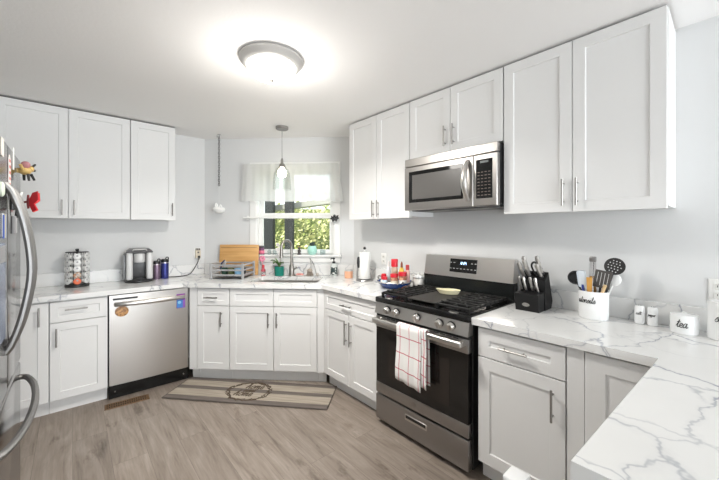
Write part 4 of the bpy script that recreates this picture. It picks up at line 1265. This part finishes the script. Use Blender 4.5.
# ================================================================== left worktop
# ---- coffee pod carousel
t = thing('pod_carousel', 'black wire carousel of coffee pods on the left countertop', 'pod carousel', pL(.030, .150, CT), 0)
CR = .052
m = MB(); m.lathe([(.082, 0), (.085, .004), (.085, .018), (.078, .024)], (0, 0, 0), 32); m.build('base', BLACK, t)
m = MB(); m.cyl((0, 0, .02), (0, 0, .315), .008, 10); m.build('pole', BLACK, t)
m = MB(); m.lathe([(.078, .298), (.080, .302), (.076, .306), (.01, .308)], (0, 0, 0), 32); m.build('top_plate', BLACK, t)
m = MB(); m.lathe([(.008, .307), (.013, .318), (.013, .328), (.008, .332)], (0, 0, 0), 14); m.build('knob', BLACK, t)
m = MB()
NP = 7
for i in range(NP):
    a = -PI / 2 + 2 * PI * (i + .5) / NP
    for rr in (.058,): m.cyl((rr * math.cos(a), rr * math.sin(a), .022), (rr * math.cos(a), rr * math.sin(a), .30), .0022, 6)
m.build('wire_frame', BLACK, t)
def pod(label, lidm, loc, rz, group=None):
    p = thing('coffee_pod', label, 'coffee pod', loc, rz, group)
    MB().lathe([(.0165, .036), (.0175, .032), (.0215, .003), (.0245, .002), (.0245, .0)], (0, 0, 0), 18, axis='Y').build('cup', PLAST, p)
    # the lid faces outward (local -y)
    m = MB(); m.lathe([(.0240, .0002), (.0240, .0016), (.0232, .002)], (0, 0, 0), 20, axis='Y')
    m.build('lid', lidm, p)
    return p
FOIL = mat('pod_foil', (.74, .74, .73), .4, .1)
# axis 'Y' turns z into -y, so the cup is built inward by flipping it below
def podT(lab, lidm, grp=None):
    p = thing('coffee_pod', lab, 'coffee pod', (0, 0, 0), 0, grp)
    MB().lathe([(.0165, -.036), (.0175, -.033), (.0215, -.004), (.0245, -.002), (.0245, .0)], (0, 0, 0), 18, axis='Y').build('cup', PLAST, p)
    m = MB(); m.lathe([(.0262, .0001), (.0262, .0012), (.0250, .0018)], (0, 0, 0), 20, axis='Y')
    lid = m.build('lid', lidm, p)
    m = MB(); m.lathe([(.0075, .0019), (.0075, .0024)], (0, 0, .006), 14, axis='Y', sx=1.0); m.build('print', mat('lid_print', (.36, .36, .37), .5), lid)
    return p
GRP = 'white coffee pods in the carousel'
proto = podT('white foil-lidded coffee pod with dark print in the black carousel', FOIL, GRP)
special = {(0, 0): ('orange-lidded coffee pod at the bottom front of the carousel', mat('lid_orange', (.75, .16, .07), .4)),
           (1, 0): ('brown and tan lidded coffee pod just above the orange one', speckle('lid_brown', (.45, .22, .12), (.62, .55, .48), 70))}
first = True
for r_ in range(5):
    for i in (-2, -1, 0, 1, 2):
        a = -PI / 2 + 2 * PI * i / NP
        zc = .052 + r_ * .0535
        loc = pL(.030 + .081 * math.cos(a), .150 - .081 * math.sin(a), CT + zc)
        if (r_, i) in special:
            p = podT(special[(r_, i)][0], special[(r_, i)][1])
        elif first: p = proto; first = False
        else: p = copy_tree(proto)
        p.location = loc; p.rotation_euler = (0, 0, a + PI / 2)

# ---- coffee maker
t = thing('coffee_maker', 'silver and black single-cup coffee maker on the left countertop', 'coffee maker', pL(.487, .165, CT), math.radians(-6))
m = MB(); m.lathe([(.112, 0), (.116, .004), (.116, .020), (.108, .028)], (0, -.02, 0), 36, sy=1.05); m.build('base', BLACK, t)
m = MB(); m.box(-.098, .098, .0, .125, .022, .285, .020, 3); m.build('body', mat('maker_dark', (.05, .05, .052), .35), t)
for s in (-1, 1):
    m = MB(); m.box(s * .079 - .027, s * .079 + .027, -.110, .06, .026, .282, .016, 3); m.build('side_panel', SILVERP, t)
m = MB(); m.box(-.052, .052, -.085, .01, .205, .30, .014, 2); m.build('brew_head', mat('maker_head', (.07, .07, .075), .3), t)
m = MB(); m.lathe([(.044, .190), (.046, .196), (.046, .262), (.040, .272)], (0, -.075, 0), 26, sy=.85); m.build('brew_cap', SILVERP, t)
m = MB()
m.rings([[(-.104, -.10, .280), (.104, -.10, .280), (.104, .12, .280), (-.104, .12, .280)], [(-.108, -.105, .292), (.108, -.105, .292), (.108, .125, .292), (-.108, .125, .292)], [(-.075, -.075, .318), (.075, -.075, .318), (.075, .10, .318), (-.075, .10, .318)]])
m.build('lid', mat('maker_lid', (.13, .13, .135), .3), t)
m = MB(); m.tube([(-.055, -.108, .300), (-.050, -.112, .312), (.050, -.112, .312), (.055, -.108, .300)], .006, 8); m.build('lid_handle', SILVERP, t)
m = MB(); m.box(-.045, .045, -.105, .005, .028, .040, .004); m.build('drip_tray', BLACK, t)
m = MB(); m.box(-.128, -.107, -.06, .10, .03, .265, .008, 2); m.build('water_tank', mat('tank_smoke', (.30, .31, .32), .15), t)
# ---- tumblers
for x, d, h, r_, c, lab in ((.640, .125, .158, .031, (.24, .17, .24), 'mauve insulated tumbler with black lid beside the coffee maker'), (.712, .120, .172, .035, (.045, .055, .24), 'blue insulated tumbler with black flip lid, right of the mauve one')):
    t = thing('tumbler', lab, 'tumbler', pL(x, d, CT), .2)
    MB().lathe([(r_ * .92, 0), (r_ * .96, .004), (r_, .05), (r_, h)], (0, 0, 0), 24).build('body', mat('tumbler_%d' % int(x * 1000), c, .3, .55), t)
    m = MB(); m.lathe([(r_ * 1.03, h - .002), (r_ * 1.03, h + .020), (r_ * .8, h + .028)], (0, 0, 0), 24)
    m.build('lid', BLACK, t)
    m = MB(); m.lathe([(r_ * 1.02, h - .014), (r_ * 1.02, h - .006)], (0, 0, 0), 24); m.build('collar', STEEL, t)
    m = MB(); m.tube(smooth_pts([(r_ * .2, 0, h + .026), (r_ * .4, 0, h + .044), (r_ * .9, 0, h + .042), (r_ * .95, 0, h + .018)], 4), .005, 8); m.build('carry_loop', BLACK, t)

# ---- outlets, adapter, cord
def outlet(label, loc, rz):
    t = thing('wall_outlet', label, 'outlet', loc, rz)
    MB().box(-.036, .036, -.006, -.0005, -.058, .058, .003, 2).build('plate', PLAST, t)
    for s in (-1, 1):
        o = MB().box(-.017, .017, -.008, -.005, s * .021 - .014, s * .021 + .014, .005, 2).build('socket', mat('socket_white', (.74, .73, .70), .4), t)
        m = MB()
        for q in (-.006, .006): m.box(q - .0012, q + .0012, -.0085, -.0075, s * .021 - .003, s * .021 + .007)
        m.build('slots', INK, o)
    return t
outlet('white wall outlet under the left wall cabinets, holding the adapter', pL(1.052, 0, 1.155), RL)
outlet('white wall outlet on the range wall beside the paper towels', pR(2.289, 0, 1.122), RR)
outlet('white wall outlet above the canisters at the right photo edge', pR(.035, 0, 1.116), RR)
t = thing('plug_adapter', 'beige three-way plug adapter in the left wall outlet', 'adapter', pL(1.052, .0085, 1.150), RL)
BEI = mat('adapter_beige', (.62, .55, .44), .5)
MB().box(-.028, .028, -.034, 0, -.050, .036, .006, 2).build('body', BEI, t)
for x in (-.018, 0, .018): MB().box(x - .005, x + .005, -.028, -.010, .034, .058, .002).build('plug', mat('plug_brown', (.16, .13, .11), .5), t)
m = MB(); m.lathe([(.010, 0), (.010, .003)], (0, -.034, .012), 12, axis='Y'); m.build('socket_face', mat('adapter_dark', (.15, .13, .12), .5), t)
t = thing('power_cord', 'black power cord running from adapter down along the countertop', 'cord', (0, 0, 0))
m = MB(); m.tube(smooth_pts([pL(1.055, .052, 1.108), pL(1.048, .060, 1.07), pL(1.02, .07, 1.02), pL(.99, .062, .965), pL(.955, .07, .932), pL(.90, .085, .9215), pL(.83, .10, .9205), pL(.775, .075, .9205), pL(.66, .06, .9205), pL(.60, .05, .9205)], 6), .0042, 8)
m.build('cable', BLACK, t)
m = MB(); m.box(-.010, .010, -.012, .012, -.014, .014, .004); o = m.build('plug', BLACK, t, loc=pL(1.055, .056, 1.112))

# ---- dish rack and cutting board
t = thing('dish_rack', 'grey metal dish rack with three rails left of the sink', 'dish rack', pD(-1.545, .264, CT), RD)
RKX, RKY = .165, .145
GRM = mat('rack_grey', (.50, .50, .51), .35, .5)
def loop(z, r=.0045, g=0): return [(-RKX - g, -RKY - g, z), (RKX + g, -RKY - g, z), (RKX + g, RKY + g, z), (-RKX - g, RKY + g, z)]
for z in (.042, .092, .142):
    m = MB(); p = loop(z); m.tube(p, .0055, 6, closed=True, sq=1.5); m.build('rail', GRM, t)
for x in (-RKX, RKX):
    for y in (-RKY, RKY):
        m = MB(); m.box(x - .013, x + .013, y - .006, y + .006, .012, .160, .004); m.build('corner_post', GRM, t)
        m = MB(); m.lathe([(.012, 0), (.014, .003), (.012, .014)], (x, y, 0), 12); m.build('foot', GREYP, t)
m = MB()
for i in range(11):
    x = -RKX + .03 * (i + .5)
    m.tube(smooth_pts([(x, -RKY, .040), (x, -RKY + .03, .026), (x, 0, .024), (x, RKY - .03, .026), (x, RKY, .040)], 3), .0025, 6)
m.build('base_wires', GRM, t)
m = MB(); m.box(-RKX + .012, RKX - .012, -RKY + .012, RKY - .012, .006, .012, .002); m.build('drip_tray', mat('tray_dark', (.06, .06, .065), .4), t)
m = MB()
for z in (.055, .10, .145): m.tube([(-RKX, -.06, z), (-RKX - .055, -.06, z), (-RKX - .055, .06, z), (-RKX, .06, z)], .004, 6)
m.build('cutlery_basket', GRM, t)
def rackloc(x, y, z):
    c, s = math.cos(RD), math.sin(RD); b0 = pD(-1.545, .264, CT)
    return (b0[0] + x * c - y * s, b0[1] + x * s + y * c, b0[2] + z)
def cup(label, x, y, r_, h, m_, cat='cup', name='cup', sx=1):
    t = thing(name, label, cat, rackloc(x, y, .030), RD)
    MB().lathe([(r_ * .82, 0), (r_ * .88, .003), (r_, h), (r_ * .93, h), (r_ * .8, .008), (0, .006)], (0, 0, 0), 24, sx=sx).build('body', m_, t)
    return t
cup('dark green cup at the left of the dish rack', -.070, -.045, .034, .075, mat('cup_green', (.03, .07, .05), .35))
cup('olive tub between the green cup and the blue bowl in the rack', .002, -.05, .034, .072, mat('cup_olive', (.10, .12, .05), .4), 'tub', 'tub')
t = cup('pale blue bowl at the right of the dish rack', .080, -.045, .044, .070, mat('bowl_blue', (.22, .42, .62), .3), 'bowl', 'bowl')
t = cup('black bowl at the back of the dish rack', .065, .055, .052, .06, mat('bowl_black', (.02, .02, .022), .3), 'bowl', 'bowl')
t = thing('knife', 'knife with dark blue handle sticking up at left of the dish rack', 'knife', rackloc(-.122, -.03, .032), RD)
m = MB(); m.tube([(0, 0, .05), (.014, 0, .12), (.045, .0, .150)], .008, 8); m.build('handle', mat('handle_navy', (.03, .045, .11), .4), t)
m = MB(); m.rings([[(-.006, -.001, 0), (.006, -.001, 0), (.006, .001, 0), (-.006, .001, 0)], [(-.008, -.001, .055), (.008, -.001, .055), (.008, .001, .055), (-.008, .001, .055)]]); m.build('blade', CHROME, t)
t = thing('cutting_board', 'large bamboo cutting board leaning on the wall behind the dish rack', 'cutting board', pD(-1.585, .086, CT), RD)
m = MB(); m.T = Matrix.Rotation(-math.radians(5.0), 4, 'X')
hb = .335
m.box(-.205, .240, -.010, .010, .002, hb, .006, 2)
b_o = m.build('board', BAMBOO, t)
m = MB(); m.T = Matrix.Rotation(-math.radians(5.0), 4, 'X'); m.box(-.185, .220, -.0108, -.0095, .03, .034); m.box(-.185, .220, -.0108, -.0095, hb - .034, hb - .030); m.build('juice_groove', BROWNW, b_o)

# ================================================================== hanging, floor and fridge things
t = thing('hanging_ornament', 'white ornament hanging on a long dark chain by the left corner', 'ornament', (1.191, 3.659, CEIL))
m = MB(); m.lathe([(.018, 0), (.018, -.004)], (0, 0, 0), 14); m.tube(smooth_pts([(0, 0, -.003), (0, 0, -.02), (-.018, .0, -.03), (-.02, 0, -.012)], 3), .004, 6); m.build('hook', DARKNICK, t)
m = MB()
for i in range(22):
    z = -.03 - i * .0245
    p = [(.0085 * math.cos(q * PI / 4) * (1 if i % 2 else 0), .0085 * math.cos(q * PI / 4) * (0 if i % 2 else 1), z + .016 * math.sin(q * PI / 4)) for q in range(8)]
    m.tube(p, .0032, 5, closed=True)
m.build('chain', mat('chain_dark', (.12, .115, .11), .45, .6), t)
m = MB(); m.cyl((0, 0, -.56), (0, 0, -.76), .0008, 5); m.build('clear_line', mat('line_clear', (.75, .75, .75), .3), t)
m = MB()
m.lathe([(.0, -.855), (.030, -.850), (.052, -.830), (.058, -.810), (.048, -.792), (.044, -.796), (.050, -.812), (.03, -.84), (0, -.845)], (0, 0, 0), 24, sx=1.1)
m.tube(smooth_pts([(-.028, 0, -.80), (-.038, 0, -.77), (-.030, 0, -.75), (-.020, 0, -.775), (-.012, 0, -.80)], 4), .009, 8)
m.tube(smooth_pts([(.0, 0, -.80), (.012, 0, -.765), (.022, 0, -.775), (.028, 0, -.80)], 4), .008, 8)
m.build('shell', PLAST, t)

# ---- rug
RUG = mat('rug_stripes', (.5, .45, .4), .85)
nt, b = nodes(RUG)
tc = nt.nodes.new('ShaderNodeTexCoord'); sp = nt.nodes.new('ShaderNodeSeparateXYZ'); nt.links.new(tc.outputs['Object'], sp.inputs[0])
mr = N(nt, 'ShaderNodeMapRange'); mr.inputs['From Min'].default_value = -.19; mr.inputs['From Max'].default_value = .19
nt.links.new(sp.outputs[1], mr.inputs['Value'])
DK, LT = (.135, .115, .105), (.36, .32, .265)
rp = ramp(nt, [(0, DK), (.15, LT), (.455, DK), (.60, LT), (.87, DK)]); rp.color_ramp.interpolation = 'CONSTANT'
nt.links.new(mr.outputs['Result'], rp.inputs['Fac'])
mp = nt.nodes.new('ShaderNodeMapping'); mp.inputs['Scale'].default_value = (4, 60, 1); nt.links.new(tc.outputs['Object'], mp.inputs['Vector'])
nz = N(nt, 'ShaderNodeTexNoise', Scale=1.0, Detail=4); nt.links.new(mp.outputs[0], nz.inputs['Vector'])
rr_ = ramp(nt, [(.3, (.72, .70, .68)), (.65, (1.12, 1.1, 1.08))]); nt.links.new(nz.outputs['Fac'], rr_.inputs['Fac'])
mxr = N(nt, 'ShaderNodeMix', data_type='RGBA', blend_type='MULTIPLY', Factor=1.0)
nt.links.new(rp.outputs['Color'], mxr.inputs[6]); nt.links.new(rr_.outputs['Color'], mxr.inputs[7]); nt.links.new(mxr.outputs[2], b.inputs['Base Color'])
t = thing('kitchen_rug', 'long striped plank-print kitchen rug with wreath lettering before the sink cabinet', 'rug', (1.172, 2.742, 0), math.radians(-48.8))
MB().box(-.705, .705, -.188, .188, .001, .010, .003).build('mat', RUG, t)
m = MB(); p = [(-.708, -.191, .0055), (.708, -.191, .0055), (.708, .191, .0055), (-.708, .191, .0055)]; m.tube(p, .0045, 6, closed=True); m.build('binding', mat('rug_binding', (.10, .085, .075), .9), t)
m = MB()
rnd = random.Random(4)
for q in range(90):
    a = 2 * PI * q / 90
    r1, r2 = .150 + rnd.uniform(-.012, .012), .150 + rnd.uniform(-.02, .02)
    a2 = a + .22
    m.tube([(1.22 * r1 * math.cos(a) - .03, r1 * math.sin(a), .0103), (1.22 * r2 * math.cos(a2) - .03, r2 * math.sin(a2), .0103)], .0042, 4)
m.build('wreath', mat('rug_print', (.09, .065, .045), .9), t)
for wd, sz, zx, zy in (('home', .052, -.01, .045), ('sweet', .032, -.03, -.012), ('home', .052, -.06, -.082)):
    m = MB(); lettering(m, wd, sz, lambda u, v, zx=zx, zy=zy: (u + zx, v + zy, .0102), .0042); m.build('lettering', MATS['rug_print'], t, smooth=60)
# ---- floor register
t = thing('floor_vent', 'brown metal floor register in front of the dishwasher', 'vent', (.337, 3.262, 0), math.radians(-4))
BRZ = mat('register_brown', (.17, .095, .045), .45, .3)
m = MB(); x, y = .150, .048
m.box(-x, x, -y, -y + .012, .0, .006, .002); m.box(-x, x, y - .012, y, .0, .006, .002); m.box(-x, -x + .016, -y, y, .0, .006, .002); m.box(x - .016, x, -y, y, .0, .006, .002)
m.build('frame', BRZ, t)
MB().box(-x + .01, x - .01, -y + .008, y - .008, .0, .0015).build('opening', BLACKM, t)
m = MB()
for i in range(18):
    q = -x + .022 + i * .015
    m.box(q, q + .007, -y + .010, -.004, .001, .005); m.box(q, q + .007, .004, y - .010, .001, .005)
m.box(-x + .012, x - .012, -.004, .004, .001, .005)
m.build('louvers', BRZ, t)

# ---- white chair by the peninsula, only the tip of its back in view
CXp, CYp = .845, .358
t = thing('chair', 'white chair whose back-post tip shows at the bottom edge near peninsula', 'chair', (CXp - .20, CYp, 0), 0)
CW = mat('chair_white', (.84, .84, .84), .35)
for s in (-1, 1):
    m = MB(); x = s * .20
    m.rings([[(x - .018, -.018, 0), (x + .018, -.018, 0), (x + .018, .018, 0), (x - .018, .018, 0)], [(x - .02, -.02, .45), (x + .02, -.02, .45), (x + .02, .02, .45), (x - .02, .02, .45)], [(x - .022, -.020, .772), (x + .022, -.020, .772), (x + .022, .020, .772), (x - .022, .020, .772)]])
    m.box(x - .026, x + .026, -.024, .024, .772, .790, .004, 2)
    m.build('back_post', CW, t)
    m = MB(); m.rings([[(x - .017, .381, 0), (x + .017, .381, 0), (x + .017, .415, 0), (x - .017, .415, 0)], [(x - .02, .37, .43), (x + .02, .37, .43), (x + .02, .41, .43), (x - .02, .41, .43)]]); m.build('leg', CW, t)
m = MB(); m.box(-.178, .178, -.015, .015, .680, .755, .008, 2); m.build('top_rail', CW, t)
m = MB(); m.box(-.178, .178, -.011, .011, .55, .60, .006, 2); m.build('back_rail', CW, t)
m = MB(); m.box(-.215, .215, .022, .43, .43, .455, .008, 2); m.build('seat', CW, t)

# ---- magnets and papers on the fridge doors (face at x = FX, looking to +x)
RF = PI / 2
def onF(name, mb, mats, label, cat, y, z, off=0.0):
    o = mb.build(name, mats, loc=(FX + .0005 + off, y, z), rotz=RF)     # local x to the right (+Y), local -y outward
    return tag(o, label, cat)
m = MB(); m.box(-.03, .03, -.003, 0, -.035, .035, .001)
onF('note', m, [mat('note_cream', (.78, .74, .68), .7)], 'cream paper note high on the fridge at the photo edge', 'note', 1.845, 1.73)
m = MB(); m.prism([(-.03, -.07), (.02, -.075), (.03, -.02), (.022, .02), (.032, .05), (.0, .078), (-.03, .055), (-.022, .01), (-.034, -.03)], -.003, 0, axis='Y')
m.mi = 1
for z in (-.055, -.03, -.005, .02, .045): m.box(-.017, .017, -.0036, -.002, z, z + .012)
onF('magnet', m, [mat('sticker_white', (.80, .72, .70), .5), mat('sticker_red', (.65, .12, .10), .5)], 'tall white magnet with red marks on the right fridge door', 'magnet', 2.035, 1.655)
m = MB(); m.lathe([(.028, 0), (.028, .006), (.022, .010)], (0, 0, 0), 22, axis='Y')
onF('magnet', m, [mat('magnet_pale_green', (.66, .74, .62), .4)], 'round pale green magnet at the photo left edge on fridge', 'magnet', 1.815, 1.565)
m = MB(); m.box(-.018, .018, -.012, 0, -.035, .035, .003); m.mi = 1; m.box(-.012, .012, -.030, -.012, -.028, .012, .004); m.tube(smooth_pts([(-.010, -.022, .01), (-.012, -.03, .035), (0, -.032, .045), (.012, -.03, .035), (.010, -.022, .01)], 3), .004, 6)
onF('clip_magnet', m, [BLACK, PLAST], 'black and white clip magnet beside the fridge door handle', 'clip', 2.110, 1.535)
m = MB(); m.box(-.05, .05, -.002, 0, -.045, .045, .0005)
m.mi = 1; m.box(-.05, -.02, -.0045, -.002, -.052, .04); m.mi = 2; m.box(-.018, .012, -.004, -.002, -.05, .044); m.mi = 3; m.box(.014, .048, -.0035, -.002, -.048, .046)
onF('photo_strip', m, [PLAST, mat('paper_blue', (.04, .10, .42), .5), mat('paper_yellow', (.55, .50, .30), .5), mat('paper_slate', (.22, .26, .34), .5)], 'colourful blue and yellow paper strips held low on the fridge door', 'paper', 1.900, 1.43)
m = MB(); m.box(-.025, .025, -.014, 0, -.04, .04, .005, 2); m.mi = 1; m.tube([(0, -.012, .03), (0, -.020, .10)], .006, 6)
onF('clip_magnet', m, [GREYP, BLACK], 'grey clip magnet with black arm behind the fridge handle', 'clip', 2.135, 1.435)
m = MB(); m.box(-.012, .012, -.004, 0, -.05, .05, .001)
onF('note', m, [mat('note_white', (.80, .79, .76), .6)], 'narrow white paper strip near the top of right fridge door', 'note', 2.150, 1.735)
# yellow and black winged figurine magnet
t = thing('figurine_magnet', 'yellow and black dog-like figurine magnet high on the fridge', 'magnet', (FX + .001, 2.28, 1.70), RF); t.scale = (.8, .8, .8)
YEL = mat('figure_yellow', (.50, .34, .12), .6)
m = MB(); m.sphere((0, -.035, 0), .030, 16, 10, sz=.8, sx=1.2); m.sphere((.035, -.055, .018), .020, 14, 8); m.tube([(-.03, -.03, 0), (-.05, -.02, .03)], .008, 8); m.cyl((0, -.012, 0), (0, 0, 0), .015, 12)
m.build('body', YEL, t)
m = MB()
for p0, p1 in (((.02, -.06, -.015), (.035, -.075, -.05)), ((-.012, -.05, -.02), (-.02, -.055, -.06)), ((.02, -.03, -.02), (.03, -.03, -.055)), ((.05, -.06, .03), (.085, -.075, .055))): m.cyl(p0, p1, .008, 8, .006)
m.sphere((.040, -.074, .012), .008, 8, 6); m.build('limbs', BLACK, t)
m = MB(); m.sphere((-.02, -.04, .035), .022, 12, 8, sx=.6); m.build('ear_tuft', mat('figure_pink', (.36, .16, .17), .6), t)
# red butterfly magnet
t = thing('butterfly_magnet', 'red butterfly magnet beside the top of fridge handle', 'magnet', (FX + .001, 2.36, 1.545), RF)
m = MB(); m.cyl((0, 0, 0), (0, -.03, .01), .005, 8); m.lathe([(.004, -.035), (.007, 0), (.004, .035)], (0, -.034, .01), 8); m.build('body', mat('butterfly_dark', (.15, .01, .01), .5), t)
for s in (-1, 1):
    m = MB()
    pts = [(0, -.034, .012), (s * .02, -.05, .055), (s * .05, -.07, .062), (s * .055, -.072, .02), (s * .03, -.055, .0), (s * .045, -.066, -.03), (s * .02, -.05, -.042), (0, -.034, 0)]
    m.rings([pts, [(x, y - .003, z) for x, y, z in pts]]); m.build('wing', RED, t)
